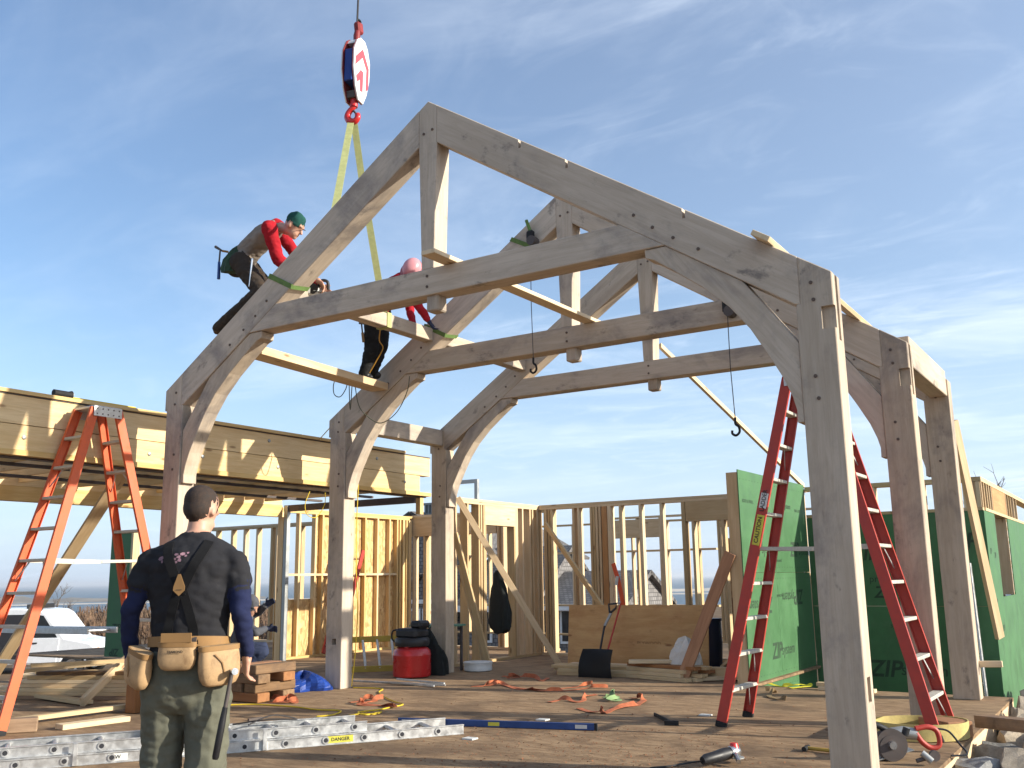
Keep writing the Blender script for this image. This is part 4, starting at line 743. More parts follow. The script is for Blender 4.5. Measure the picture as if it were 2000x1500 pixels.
# lumber by the plywood sheet
stack(2.55, 5.30, 0.10, [4, 4, 3], 1.9, 'low pine stack behind the snow shovel', [P1, P2], 0.14, 0.04, 0.05, 9, 'boards behind the snow shovel')
stack(3.10, 5.15, -0.28, [4, 3, 3, 2], 1.1, 'short pine stack by the plastic bag', [P1, P2, M['fir']], 0.12, 0.042, 0.09, 10, 'boards by the plastic bag', 0.0)
board((2.72, 4.98, 0.20), (3.28, 5.22, 0.20), 0.14, 0.04, 'pale board end jutting from the top of the stack by the plastic bag', M['pine2'])
board((3.62, 5.02, 0.03), (4.12, 5.40, 0.03), 0.14, 0.045, 'pine board lying flat left of the red ladder foot', P1)
board((3.55, 5.25, 0.07), (4.13, 5.20, 0.09), 0.14, 0.14, 'square pine block left of the red stepladder foot', P1)
board((3.75, 5.55, 0.12), (4.10, 5.05, 0.30), 0.10, 0.04, 'short pine board propped below the blue barrel', P1)
for i, (a, b) in enumerate((((5.15, 4.70, 0.02), (5.75, 4.66, 0.02)), ((5.12, 4.74, 0.06), (5.62, 4.72, 0.06)))): board(a, b, 0.09, 0.038, ['lower', 'upper'][i]+' of two short boards at the deck edge right of the nearest right post', P2)
board(at(1905, 1297, 'y', 4.60), at(1958, 1297, 'y', 4.60), 0.038, 0.06, 'short cleat nailed to the farthest right oak post', P2)
ps = tag(beam('plywood_sheet', (1.36, 5.86, 0.43), (3.44, 5.86, 0.43), 0.014, 0.86, M['ply'], None, (0, 0.10, 1), 0.0), 'reddish plywood sheet leaning upright behind the shovels', 'plywood'); letter(ps, 'PLYWOOD', 0.07, Matrix(((1, 0, 0, 2.60), (0, -0.1, -1, 5.845), (0, 1, -0.1, 0.36), (0, 0, 0, 1))), 0, 0, plain('faint_stamp', (0.26, 0.13, 0.06), 0.8))
# ------------------------------------------------------------------ other site things
M['tarp'] = plain('blue_tarpaulin', (0.012, 0.045, 0.24), 0.35, var=0.3, nscale=8, bmp=0.3); M['barrel'] = plain('dark_blue_plastic', (0.008, 0.014, 0.05), 0.4); M['bag'] = plain('cloudy_plastic', (0.60, 0.58, 0.54), 0.35, var=0.1)
M['tank'] = plain('red_tank_paint', (0.42, 0.012, 0.015), 0.32, var=0.06, coat=0.4); M['plas'] = plain('black_plastic', (0.014, 0.014, 0.016), 0.45, var=0.2); M['cloth'] = plain('black_cloth', (0.012, 0.015, 0.014), 0.95, var=0.4, nscale=9, bmp=0.3)
def lumps(c, R, H, seed, seg=28, rows=10, mat=None, name='', flat=0.0):
    rs = random.Random(seed); bm = bmesh.new(); ph = [(rs.uniform(0, 6.3), rs.randint(2, 6), rs.uniform(0.05, 0.14)) for _ in range(5)]; rings = []
    for i in range(rows):
        f = i/(rows-1); rr = math.cos(f*math.pi/2)**0.7; z = H*math.sin(f*math.pi/2); ring = []
        for k in range(seg):
            a = 2*math.pi*k/seg; q = 1+sum(w_*math.sin(m_*a+p_+3*f) for p_, m_, w_ in ph); ring.append(bm.verts.new((R[0]*rr*q*math.cos(a)+rs.uniform(-1, 1)*0.006, R[1]*rr*q*math.sin(a)+rs.uniform(-1, 1)*0.006, z*(0.9+0.25*math.sin(3*a+ph[0][0])*f)+0.002)))
        rings.append(ring)
    for A, B in zip(rings, rings[1:]):
        for k in range(seg): bm.faces.new((A[k], A[(k+1) % seg], B[(k+1) % seg], B[k]))
    bm.faces.new(rings[0][::-1]); bm.faces.new(rings[-1]); return put(name, bm_mesh(bm, name), mat, None, Matrix.Translation(V(c)))
tag(lumps(at(592, 1347, 'z', 0), (0.30, 0.30), 0.19, 3, mat=M['tarp'], name='tarpaulin'), 'crumpled blue tarpaulin by the foot of the middle left post', 'tarpaulin')
pb = lumps((3.40, 5.20, 0.17), (0.19, 0.11), 0.30, 77, 18, 6, mat=M['bag'], name='plastic_bag'); tag(pb, 'cloudy white plastic bag on the boards before the plywood sheet', 'plastic bag')
bt_ = thing('barrel', (3.62, 6.6, 0), 'dark blue plastic barrel beside the plywood sheet', 'barrel'); bc = at(1394, 1300, 'y', 6.6); bt_.location = (bc.x, 6.6, 0); WORLD[bt_] = Matrix.Translation((bc.x, 6.6, 0))
lathe('body', [(0.10, 0.0), (0.12, 0.01), (0.135, 0.30), (0.132, 0.60), (0.12, 0.64)], M['barrel'], bt_, (bc.x, 6.6, 0.02)); lathe('rim', [(0.125, 0.0), (0.142, 0.0), (0.142, 0.035), (0.125, 0.035)], M['barrel'], bt_, (bc.x, 6.6, 0.63))
# red tank heater with black hood, black sacks behind
tk = V((0.11, 3.92, 0)); tt_ = thing('tank_vacuum', tk, 'round red tank with a black motor head, left of the farthest left post', 'tank')
lathe('tank', [(0.20, 0.0), (0.242, 0.015), (0.248, 0.05), (0.248, 0.27), (0.252, 0.28), (0.248, 0.29), (0.24, 0.335), (0.20, 0.375), (0.15, 0.395)], M['tank'], tt_, tk+V((0, 0, 0.002)), 36); lathe('collar', [(0.15, 0.0), (0.22, 0.01), (0.23, 0.05), (0.225, 0.10), (0.20, 0.12)], M['plas'], tt_, tk+V((0, 0, 0.385)), 32)
hd = box_mesh(0.36, 0.30, 0.13, 0.035, M['plas']); put('motor_head', hd, M['plas'], tt_, Matrix.Translation(tk+V((0, 0, 0.555)))); put('motor_head', box_mesh(0.18, 0.24, 0.10, 0.03, M['plas']), M['plas'], tt_, Matrix.Translation(tk+V((0.10, 0.04, 0.665))))
lathe('valve', [(0.03, 0.0), (0.035, 0.03), (0.02, 0.06)], M['tank'], tt_, tk+V((0.05, -0.17, 0.375)), 12); tube('handle', spline([tk+V((-0.18, -0.05, 0.40)), tk+V((-0.27, -0.08, 0.48)), tk+V((-0.26, -0.08, 0.58)), tk+V((-0.17, -0.05, 0.60))], 5), 0.012, M['plas'], tt_)
sk = lumps((0.06, 4.30, 0.0), (0.30, 0.15), 0.52, 9, mat=M['cloth'], name='trash_bag'); tag(sk, 'black sack standing behind the red tank', 'bag')
pan = thing('folding_table', (0.15, 4.75, 0), 'small green topped table behind the red tank', 'table'); bx('table_top', -0.45, 0.20, 4.55, 5.0, 0.60, 0.625, plain('green_laminate', (0.10, 0.22, 0.15), 0.5), pan)
for x in (-0.40, 0.16):
    for y in (4.6, 4.95): bx('leg', x-0.015, x+0.015, y-0.015, y+0.015, 0.001, 0.60, M['steel'], pan)
# snow shovel and red handled shovel
sh = thing('snow_shovel', (2.3, 4.9, 0), 'black snow shovel standing against the plywood sheet', 'shovel'); 
bm = bmesh.new(); rows = []
for i in range(7):
    f = i/6-0.5; row = []
    for j in range(6): g_ = j/5; wv = 0.215*(1+0.10*(1-g_)); row.append(bm.verts.new((f*2*wv, 0.10*g_+0.06*(1-(2*f)**2)*(0.3+g_*0.7)-0.05*math.sin(g_*3.1), g_*0.34)))
    rows.append(row)
for A, B in zip(rows, rows[1:]):
    for j in range(5): bm.faces.new((A[j], A[j+1], B[j+1], B[j]))
bmesh.ops.solidify(bm, geom=bm.faces[:], thickness=0.006); put('blade', bm_mesh(bm, 'blade', True), M['plas'], sh, Matrix.Translation((2.34, 4.78, 0.005)))
tube('shaft', [(2.33, 4.90, 0.2), (2.325, 5.10, 0.60), (2.38, 5.22, 0.80)], 0.014, M['plas'], sh); tube('grip', [(2.36, 5.20, 0.78), (2.34, 5.22, 0.89), (2.46, 5.22, 0.90), (2.44, 5.22, 0.84), (2.37, 5.20, 0.78)], 0.015, M['plas'], sh, 8)
tube('ferrule', [(2.327, 5.11, 0.62), (2.375, 5.21, 0.78)], 0.019, M['galv'], sh)
s2 = thing('shovel', (2.38, 4.95, 0), 'red handled shovel leaning beside the black snow shovel', 'shovel'); tube('shaft', [(2.37, 4.95, 0.12), (2.50, 5.25, 0.90)], 0.012, M['redfg'], s2); tube('blade', [(2.365, 4.94, 0.02), (2.37, 4.95, 0.14)], [0.05, 0.02], M['steel'], s2)
cv = thing('safety_net', (2.2, 7.4, 0), 'orange safety barrier hanging on the back wall behind the shovels', 'barrier'); ribbon('netting', [(1.20, 7.62, 1.45), (1.30, 7.60, 1.15), (1.38, 7.60, 0.7)], 0.07, plain('safety_orange', (0.72, 0.10, 0.03), 0.6), cv, (1, 0.1, 0)); put('sign_patch', box_mesh(0.05, 0.006, 0.14, 0, M['stickerw']), M['stickerw'], cv, frame((1.27, 7.585, 1.18), (1, 0, -0.2)))
# jacket hanging on the header stud
jk = bmesh.new(); prof = [(0.03, 0.02, 0.0), (0.07, 0.035, 0.05), (0.08, 0.05, 0.14), (0.12, 0.07, 0.26), (0.15, 0.085, 0.42), (0.17, 0.09, 0.60), (0.18, 0.085, 0.78), (0.165, 0.07, 0.86)]; rj = random.Random(4); rings = []
for a, b, z in prof: rings.append([jk.verts.new((a*math.cos(t_*0.3927)*(1+0.18*math.sin(3*t_+z*8))+(0.05*z), b*math.sin(t_*0.3927), -z+(0.05*math.cos(t_*0.8) if z > 0.7 else 0))) for t_ in range(16)])
for A, B in zip(rings, rings[1:]):
    for q in range(16): jk.faces.new((A[q], A[(q+1) % 16], B[(q+1) % 16], B[q]))
jk.faces.new(rings[0]); jk.faces.new(rings[-1][::-1]); jo = thing('jacket', (0.22, 5.95, 1.2), 'black jacket hanging from the diagonal brace by the doorway', 'jacket'); put('body', bm_mesh(jk, 'jacket', True), M['cloth'], jo, Matrix.Translation((0.27, 5.72, 1.36)))
tube('sleeve', spline([(0.32, 5.70, 1.18), (0.40, 5.69, 0.9), (0.43, 5.69, 0.52)], 4), [0.05]*4+[0.06]*5, M['cloth'], jo, 8)
# buckets, rail pieces behind the far post
bk = thing('bucket', (0.62, 4.95, 0), 'low white plastic tub beside the farthest left post', 'tub'); lathe('body', [(0.16, 0.0), (0.19, 0.01), (0.195, 0.05), (0.19, 0.06), (0.20, 0.10), (0.205, 0.12), (0.19, 0.125)], M['stickerw'], bk, (0.42, 4.98, 0.001), 28)
tag(bx('laminated_beam', -0.1, 1.6, 8.9, 9.1, 0.10, 0.32, M['lvl'], None, 0.004), 'orange laminated beam lying beyond the doorway', 'beam')
# orange webbing straps left on the deck
M['ostrap'] = plain('orange_webbing', (0.40, 0.115, 0.05), 0.9, var=0.25, nscale=14, dirt=(0.50, 0.23, 0.12), damt=0.5); M['yel'] = plain('yellow_rope', (0.62, 0.44, 0.03), 0.7, nscale=20); M['ywide'] = plain('tan_yellow_webbing', (0.50, 0.40, 0.15), 0.9, var=0.15, nscale=18, dirt=(0.35, 0.27, 0.12), damt=0.5)
def strap(pix, label, mat, wid=0.05, seed=0, amp=0.05, nsub=7, cat='strap'):
    """flat webbing dropped on the deck: it lies flat, then twists up on its edge and falls again"""
    rs = random.Random(seed); base = [at(u, v, 'z', 0.0) for u, v in pix]
    ctrl = [V((p.x+rs.uniform(-1, 1)*amp, p.y+rs.uniform(-1, 1)*amp, 0)) for p in spline(base, 2)]; pp = spline(ctrl, 10); n = len(pp); ph = rs.uniform(0, 6); f1 = rs.uniform(3, 5); ss = []
    for i, q in enumerate(pp):
        t = (pp[min(i+1, n-1)]-pp[max(i-1, 0)]); t.z = 0; t = t.normalized() if t.length > 1e-6 else V((1, 0, 0)); sd_ = V((-t.y, t.x, 0)); w_ = i/10
        tilt = 1.35*max(0.0, math.sin(w_*f1*0.45+ph)+0.45*math.sin(w_*2.3+ph*2))**1.4; tilt = min(tilt, 1.45); ss.append(sd_*math.cos(tilt)+V((0, 0, 1))*math.sin(tilt)); q.z = 0.004+wid/2*math.sin(tilt)+0.010*(0.5+0.5*math.sin(w_*1.7+ph))
    return tag(ribbon('webbing_strap', pp, wid, mat, None, ss, 0.004), label, cat)
strap([(1160, 1318+22), (1100, 1345), (1060, 1350), (1010, 1345), (965, 1338), (930, 1342), (985, 1338), (1040, 1348), (1090, 1352), (1140, 1345), (1175, 1345)], 'long tangle of orange webbing across the middle of the deck', M['ostrap'], 0.042, 1, 0.06, 9)
strap([(975, 1322), (1010, 1322), (990, 1325), (1020, 1324), (1050, 1330), (1082, 1326)], 'dark orange strap lying before the studs, behind the long tangle', M['ostrap'], 0.05, 2, 0.06)
strap([(1075, 1373), (1095, 1368), (1130, 1372), (1140, 1362), (1160, 1358)], 'short orange strap below the long tangle, left of the green strap', M['ostrap'], 0.05, 3, 0.03)
strap([(1135, 1385), (1160, 1392), (1175, 1394), (1200, 1388), (1230, 1380), (1250, 1376), (1252, 1366), (1232, 1366)], 'orange strap curling up at its end, nearest to the blue level', M['ostrap'], 0.06, 4, 0.025)
strap([(1178, 1364), (1195, 1358), (1205, 1368), (1190, 1370), (1212, 1362), (1182, 1366)], 'small bundle of green webbing beside the orange straps', plain('pale_green_webbing', (0.20, 0.30, 0.13), 0.9), 0.05, 5, 0.03)
strap([(515, 1370), (535, 1368), (550, 1372), (565, 1366), (580, 1374), (555, 1370), (530, 1374), (588, 1372)], 'orange strap heap at the foot of the timber cribbing', M['ostrap'], 0.05, 6, 0.05)
strap([(690, 1372), (715, 1368), (740, 1370), (700, 1376), (735, 1380), (770, 1382), (720, 1374), (752, 1368)], 'orange strap heap on the yellow cord before the middle left post', M['ostrap'], 0.05, 7, 0.05)
strap([(1505, 1338), (1535, 1342), (1560, 1338), (1585, 1342), (1545, 1346)], 'bright yellow strap on the deck by the green wall', plain('bright_yellow_webbing', (0.62, 0.55, 0.03), 0.85), 0.05, 8, 0.03)
strap([(1495, 1352), (1520, 1352), (1500, 1362), (1540, 1370)], 'brown folded strap right of the red ladder foot', plain('brown_webbing', (0.22, 0.15, 0.07), 0.9), 0.05, 12, 0.03)
def cord(pix, r, label, mat, z=None, cat='cord'):
    P = [at(u, v, 'z', r+0.002) for u, v in pix]; o = tube('yellow_cable', spline(P, 7), r, mat, None, 6); return tag(o, label, cat)
cord([(440, 1377), (500, 1376), (570, 1380), (620, 1386), (665, 1388), (650, 1396), (618, 1400), (660, 1401), (705, 1394), (730, 1395), (745, 1390), (715, 1396), (700, 1391), (740, 1386), (760, 1382), (787, 1376), (770, 1370), (752, 1362), (740, 1352), (745, 1345), (690, 1343)], 0.007, 'yellow extension cord winding over the deck from the man to the middle left post', M['yel'])
tag(tube('yellow_cable', spline([(0.28, 2.58, 0.02), (0.31, 2.60, 0.4), (0.30, 2.64, 0.9), (0.29, 2.62, 1.3), (0.27, 2.63, 1.9), (0.28, 2.64, 2.4)], 5), 0.006, M['yel'], None, 6), 'yellow cord hanging beside the middle left oak post', 'cord')
tag(tube('yellow_cable', spline([at(605, 960, 'x', -0.48), at(596, 985, 'x', -0.48), at(600, 1005, 'x', -0.48), at(618, 1010, 'x', -0.48), at(634, 985, 'x', -0.48), at(635, 962, 'x', -0.48)], 6), 0.005, M['yel'], None, 6), 'yellow cord loop drooping under the raised floor', 'cord')
tag(tube('rope', spline([at(u, v, 'y', 2.30) for u, v in ((683, 728), (655, 742), (652, 768), (664, 775), (676, 758), (681, 735), (684, 800), (690, 735), (700, 790), (720, 815), (745, 826), (775, 805), (795, 765), (800, 735))], 6), 0.006, plain('grey_green_rope', (0.12, 0.12, 0.08), 0.8), None, 6), 'thin grey rope looped over the plank end at the middle bent', 'rope')
tag(tube('rope', [at(651, 828, 'y', 2.42), at(624, 858, 'x', -0.5)], 0.006, M['ywide'], None, 6), 'short taut tie rope from the middle bent to the raised floor', 'rope')
# green web slings round the rafters
def rafter_sling(x, y, label, left=True):
    n_ = V((-SLO, 0, 1)).normalized(); c = V((x, y+TH/2, HE-RD/2+SLO*x)); hh = RD/math.hypot(1, SLO)/2+0.006; hy = TH/2+0.006; P = [c+n_*hh*a+V((0, hy*b, 0))+V((0.07*s, 0, 0.07*s*SLO)) for a, b, s in ((1, -1, -1), (-1, -1, 1), (-1, 1, 1.4), (1, 1, -0.6), (1, -1, -1))]
    st = thing('web_sling', c, label, 'sling'); ribbon('webbing', P, 0.05, M['gstrap'], st, [V((1, 0, SLO))]*5); return st
rafter_sling(1.60, BY[0], 'green web sling round the nearest left rafter below the worker in red'); rafter_sling(1.62, BY[1], 'green web sling round the middle left rafter beside the hanging purlin'); rafter_sling(2.86, BY[1], 'green web sling high on the middle left rafter near its peak')
def chain_fall(top, hook, label, ln):
    t = thing('chain_fall', hook, label, 'hoist'); top, hook = V(top), V(hook); put('hoist_body', box_mesh(0.09, 0.07, 0.14, 0.02, M['black']), M['black'], t, Matrix.Translation(top)); tube('hanger', [top+V((0, 0, 0.06)), top+V((-0.05, 0, 0.2))], 0.02, M['gstrap'], t, 6); lathe('drum', [(0.02, -0.05), (0.055, -0.05), (0.055, 0.05), (0.02, 0.05)], M['steel'], t, top+V((0.03, 0, -0.06)), 12, Matrix.Rotation(1.57, 4, 'X'))
    tube('cable', [top, top.lerp(hook, 0.5)+V((-0.01, 0, 0)), hook+V((0, 0, 0.1))], 0.0045, M['cable'], t, 5); q = spline([(0, 0, 0.10), (0, 0, 0.04), (0.03, 0, 0.01), (0.035, 0, -0.04), (0, 0, -0.07), (-0.035, 0, -0.05), (-0.035, 0, -0.02)], 4); tube('hook', [hook+p for p in q], 0.012, M['black'], t, 8)
chain_fall(at(1420, 598, 'y', 2.36), at(1437, 836, 'y', 2.36), 'small chain hoist hanging from the middle right rafter, hook near the strut', 1.2)
chain_fall(at(1036, 462, 'y', 2.36), at(1042, 716, 'y', 2.36), 'small chain hoist hanging from the middle left rafter, hook below the tie beam', 1.2)
# ------------------------------------------------------------------ hand tools on the deck
M['lblue'] = plain('blue_anodised', (0.03, 0.07, 0.22), 0.4, 0.3)
lv = thing('spirit_level', at(970, 1414, 'z', 0.0), 'long blue spirit level lying on the deck', 'level'); l0, l1 = at(778, 1408, 'z', 0.03), at(1164, 1420, 'z', 0.03); beam('body', l0, l1, 0.024, 0.055, M['lblue'], lv, (0, 0, 1), 0.003)
for f in (0.05, 0.5, 0.93): p = l0.lerp(l1, f); q = (l1-l0).normalized(); beam('vial', p-q*0.05, p+q*0.05, 0.027, 0.03, M['stickerw'] if f != 0.5 else M['stickery'], lv)
beam('end_cap', l1-(l1-l0).normalized()*0.012, l1+(l1-l0).normalized()*0.012, 0.028, 0.058, M['black'], lv)
gt = at(1425, 1482, 'z', 0.0); gr = thing('angle_grinder', gt, 'angle grinder with red and silver head lying on the deck', 'grinder'); gd = (at(1470, 1470, 'z', 0.05)-at(1372, 1484, 'z', 0.05)).normalized(); ga = at(1372, 1486, 'z', 0.045)
tube('motor_body', [ga+gd*t_+V((0, 0, zz_)) for t_, zz_ in ((0, 0), (0.03, 0.005), (0.10, 0.012), (0.20, 0.022), (0.245, 0.026))], [0.026, 0.036, 0.036, 0.042, 0.036], M['plas'], gr, 14); tube('gear_head', [ga+gd*t_+V((0, 0, 0.028)) for t_ in (0.24, 0.27, 0.31, 0.33)], [0.038, 0.045, 0.042, 0.02], M['chrome'], gr, 12)
tube('head_cap', [ga+gd*0.285+V((0, 0, 0.05)), ga+gd*0.285+V((0, 0, 0.085))], [0.036, 0.025], M['red'], gr, 14); tube('wheel', [ga+gd*0.30+V((0, 0, -0.012)), ga+gd*0.30+V((0, 0, -0.006))], 0.055, M['galv'], gr, 20); tube('side_handle', [ga+gd*0.27+V((0.03, -0.03, 0.02)), ga+gd*0.25+V((0.09, -0.09, -0.01))], 0.016, M['chrome'], gr, 10)
tube('power_cord', spline([ga, at(1345, 1490, 'z', 0.02), at(1310, 1496, 'z', 0.008), at(1270, 1500, 'z', 0.008), at(1330, 1502, 'z', 0.008), at(1400, 1512, 'z', 0.008)], 6), 0.0055, M['plas'], gr, 6)
sq = thing('clamp', at(1295, 1405, 'z', 0), 'small dark clamp lying on the deck right of the level', 'clamp'); a_, b_ = at(1278, 1395, 'z', 0.02), at(1312, 1412, 'z', 0.02); beam('bar', a_, b_, 0.012, 0.03, M['black'], sq); beam('jaw', b_+V((-0.06, -0.02, 0)), b_+V((0.05, 0.03, 0)), 0.03, 0.035, M['black'], sq)
pz = thing('pry_bar', at(515, 1404, 'z', 0), 'short steel bar lying on the deck right of the man', 'bar'); beam('bar', at(485, 1406, 'z', 0.012), at(512, 1402, 'z', 0.012), 0.022, 0.02, M['steel'], pz)
for i, (a, b) in enumerate((((755, 1333), (848, 1340)), ((690, 1330), (870, 1338)), ((775, 1326), (868, 1335)))): tag(beam('metal_tube', at(a[0], a[1], 'z', 0.015+0.012*i), at(b[0], b[1], 'z', 0.015+0.012*i), 0.022, 0.022, M['alu'], None, (0, 0, 1), 0.003), ['nearest', 'longest', 'farthest'][i]+' of three thin metal tubes before the red tank', 'metal tube')
for i, (u, v) in enumerate(((1060, 1407), (918, 1444), (1378, 1398))): 
    p = at(u, v, 'z', 0.0); o = bx('paper_scrap', p.x-0.05, p.x+0.05, p.y-0.04, p.y+0.04, 0.001, 0.012, M['stickerw']); tag(o, ['white scrap lying just above the blue level', 'white scrap below the extension ladder end', 'white scrap at the foot of the red ladder'][i], 'scrap')
# sawdust and bark crumbs
rs = random.Random(5); bm = bmesh.new()
for _ in range(2600):
    u = min(1640, max(470, rs.gauss(1130, 300))); v = rs.uniform(1425, 1510) if rs.random() < 0.8 else rs.uniform(1345, 1425); p = at(u, v, 'z', 0.0); s = rs.uniform(0.003, 0.013); a = rs.uniform(0, 6.3); e1 = V((math.cos(a), math.sin(a), rs.uniform(-0.1, 0.5)))*s; e2 = V((-math.sin(a), math.cos(a), rs.uniform(-0.1, 0.4)))*s*rs.uniform(0.3, 0.9); c = V((p.x, p.y, 0.002+s*0.4))
    bm.faces.new([bm.verts.new(x) for x in (c-e1, c+e2, c+e1, c-e2)])
tag(put('wood_chips', bm_mesh(bm, 'wood_chips'), plain('reddish_chips', (0.22, 0.095, 0.045), 0.95, var=0.5, nscale=30)), 'reddish bark crumbs scattered over the deck in front', 'wood chips', None, 'stuff')
# saw, strap coil and blocks at the right edge of the deck
wc = at(1805, 1442, 'z', 0.0); cp = []
for i in range(41): a = 2*math.pi*i/40*1.12; cp.append(wc+V((RT.x, RT.y, 0)).normalized()*(0.36*math.cos(a)*(1+0.03*math.sin(3*a)))+V((-RT.y, RT.x, 0)).normalized()*(0.27*math.sin(a)+0.05)+V((0, 0, 0.065+(0.004*i/40))))
tag(ribbon('webbing_strap', cp, 0.12, M['ywide'], None, (0, 0, 1), 0.008), 'wide tan yellow webbing coil standing on edge at the right deck edge', 'strap')
sw = thing('circular_saw', at(1745, 1480, 'z', 0), 'grey circular saw with dark guard, in front of the yellow webbing coil', 'saw'); sb = at(1742, 1486, 'z', 0.0); rx = V((RT.x, RT.y, 0)).normalized(); ry = V((-RT.y, RT.x, 0)).normalized()
tube('blade_guard', [sb+V((0, 0, 0.105))-ry*0.03, sb+V((0, 0, 0.105))+ry*0.02], 0.105, M['steel'], sw, 28); tube('blade', [sb+V((0, 0, 0.085))-ry*0.034, sb+V((0, 0, 0.085))-ry*0.031], 0.085, M['steel'], sw, 28); tube('motor', [sb+rx*0.02+V((0, 0, 0.12))+ry*0.02, sb+rx*0.03+V((0, 0, 0.12))+ry*0.20], [0.055, 0.05], M['galv'], sw, 16)
put('shoe', box_mesh(0.30, 0.16, 0.008, 0.002, M['galv']), M['galv'], sw, frame(sb+V((0, 0, 0.035))+ry*0.05, rx+V((0, 0, 0.25)))); tube('handle', spline([sb-rx*0.02+V((0, 0, 0.20)), sb-rx*0.10+V((0, 0, 0.23)), sb-rx*0.17+V((0, 0, 0.18)), sb-rx*0.14+V((0, 0, 0.10))], 5), 0.02, M['plas'], sw, 10); tube('front_knob', [sb+rx*0.10+V((0, 0, 0.16)), sb+rx*0.12+V((0, 0, 0.21))], 0.024, M['plas'], sw, 12); lathe('arbor', [(0.01, 0.0), (0.03, 0.0), (0.025, 0.02)], M['chrome'], sw, sb+V((0, 0, 0.105))-ry*0.034, 12, (-ry).to_track_quat('Z', 'Y').to_matrix().to_4x4())
s3 = thing('reciprocating_saw', at(1800, 1465, 'z', 0), 'saw with bright red D handle lying against the webbing coil', 'saw'); rp = at(1778, 1470, 'z', 0.0)
tube('body', [rp-rx*0.16+V((0, 0, 0.12))+ry*0.05, rp-rx*0.03+V((0, 0, 0.13))+ry*0.03, rp+rx*0.06+V((0, 0, 0.12))+ry*0.02], [0.035, 0.045, 0.04], M['galv'], s3, 12); tube('handle', spline([rp+rx*0.05+V((0, 0, 0.16)), rp+rx*0.14+V((0, 0, 0.17)), rp+rx*0.20+V((0, 0, 0.14)), rp+rx*0.21+V((0, 0, 0.05)), rp+rx*0.15+V((0, 0, 0.03)), rp+rx*0.09+V((0, 0, 0.07)), rp+rx*0.05+V((0, 0, 0.13))], 5), 0.019, M['redfg'], s3, 8)
tube('power_cord', spline([rp+rx*0.18+V((0, 0, 0.16)), rp+rx*0.28+V((0, 0.0, 0.14)), rp+rx*0.36+V((0, -0.05, 0.06)), rp+rx*0.33-ry*0.15+V((0, 0, 0.01)), rp+rx*0.2-ry*0.2+V((0, 0, 0.01))], 6), 0.007, M['plas'], s3, 6); tube('nose', [rp-rx*0.25+V((0, 0, 0.09))+ry*0.06, rp-rx*0.15+V((0, 0, 0.12))+ry*0.05], [0.02, 0.034], M['plas'], s3, 10)
cl_ = thing('clamp', at(1805, 1490, 'z', 0), 'small steel clamp in front of the red handled saw', 'clamp'); qp = at(1808, 1486, 'z', 0.03); tube('screw', [qp-rx*0.06, qp+rx*0.06+V((0, 0, 0.03))], 0.014, M['steel'], cl_, 8); tube('jaw', [qp-rx*0.02+V((0, 0, 0.05)), qp+rx*0.03-ry*0.03], 0.022, M['galv'], cl_, 8); tube('wheel', [qp+rx*0.06-ry*0.012+V((0, 0, 0.03)), qp+rx*0.06+ry*0.012+V((0, 0, 0.03))], 0.035, M['steel'], cl_, 14)
hm = thing('hammer', at(1600, 1463, 'z', 0), 'yellow and black hammer half hidden by the nearest right post', 'hammer'); h0_, h1_ = at(1575, 1461, 'z', 0.02), at(1640, 1468, 'z', 0.02); tube('handle', [h0_, h1_], 0.013, plain('yellow_grip', (0.42, 0.26, 0.04), 0.6), hm, 8); tube('head', [h0_+V((0.0, -0.06, 0)), h0_+V((0.0, 0.05, 0))], 0.018, M['black'], hm, 8)
tag(beam('timber_block', (6.98, 1.98, 0.062), (6.72, 2.22, 0.062), 0.22, 0.12, M['fir'], None, (0, 0, 1), 0.006), 'dark brown timber block under the right foot of the red ladder', 'timber block')
# ------------------------------------------------------------------ dry stone wall along the deck's right edge
M['stone'] = plain('field_stone', (0.36, 0.30, 0.225), 0.9, var=0.28, nscale=4.5, dirt=(0.20, 0.18, 0.16), damt=0.6, spec=0.2, bmp=0.7); M['stone2'] = plain('grey_stone', (0.27, 0.265, 0.25), 0.9, var=0.3, nscale=4, dirt=(0.36, 0.30, 0.22), damt=0.5, spec=0.2, bmp=0.7)
stw = thing('stone_wall', (7.6, 2.5, -1.2), 'rough dry stone wall along the right edge of the deck', 'stone wall'); rs = random.Random(21)
def stone_mesh(rs):
    bm = bmesh.new(); bmesh.ops.create_cube(bm, size=1); bmesh.ops.subdivide_edges(bm, edges=bm.edges[:], cuts=3, use_grid_fill=True)
    off = V((rs.uniform(0, 9), rs.uniform(0, 9), rs.uniform(0, 9))); pl = [(V((rs.uniform(-1, 1), rs.uniform(-1, 1), rs.uniform(-0.6, 1))).normalized(), rs.uniform(0.30, 0.42)) for _ in range(6)]
    for v in bm.verts:
        d = v.co.normalized(); v.co = v.co*0.70+d*0.17
        for pn, pd in pl:
            q = v.co.dot(pn)
            if q > pd: v.co -= pn*(q-pd)*0.9
        v.co += d*0.05*mnoise.noise(v.co*4+off)
    return bm_mesh(bm, 'stone')
SM = [stone_mesh(rs) for _ in range(14)]
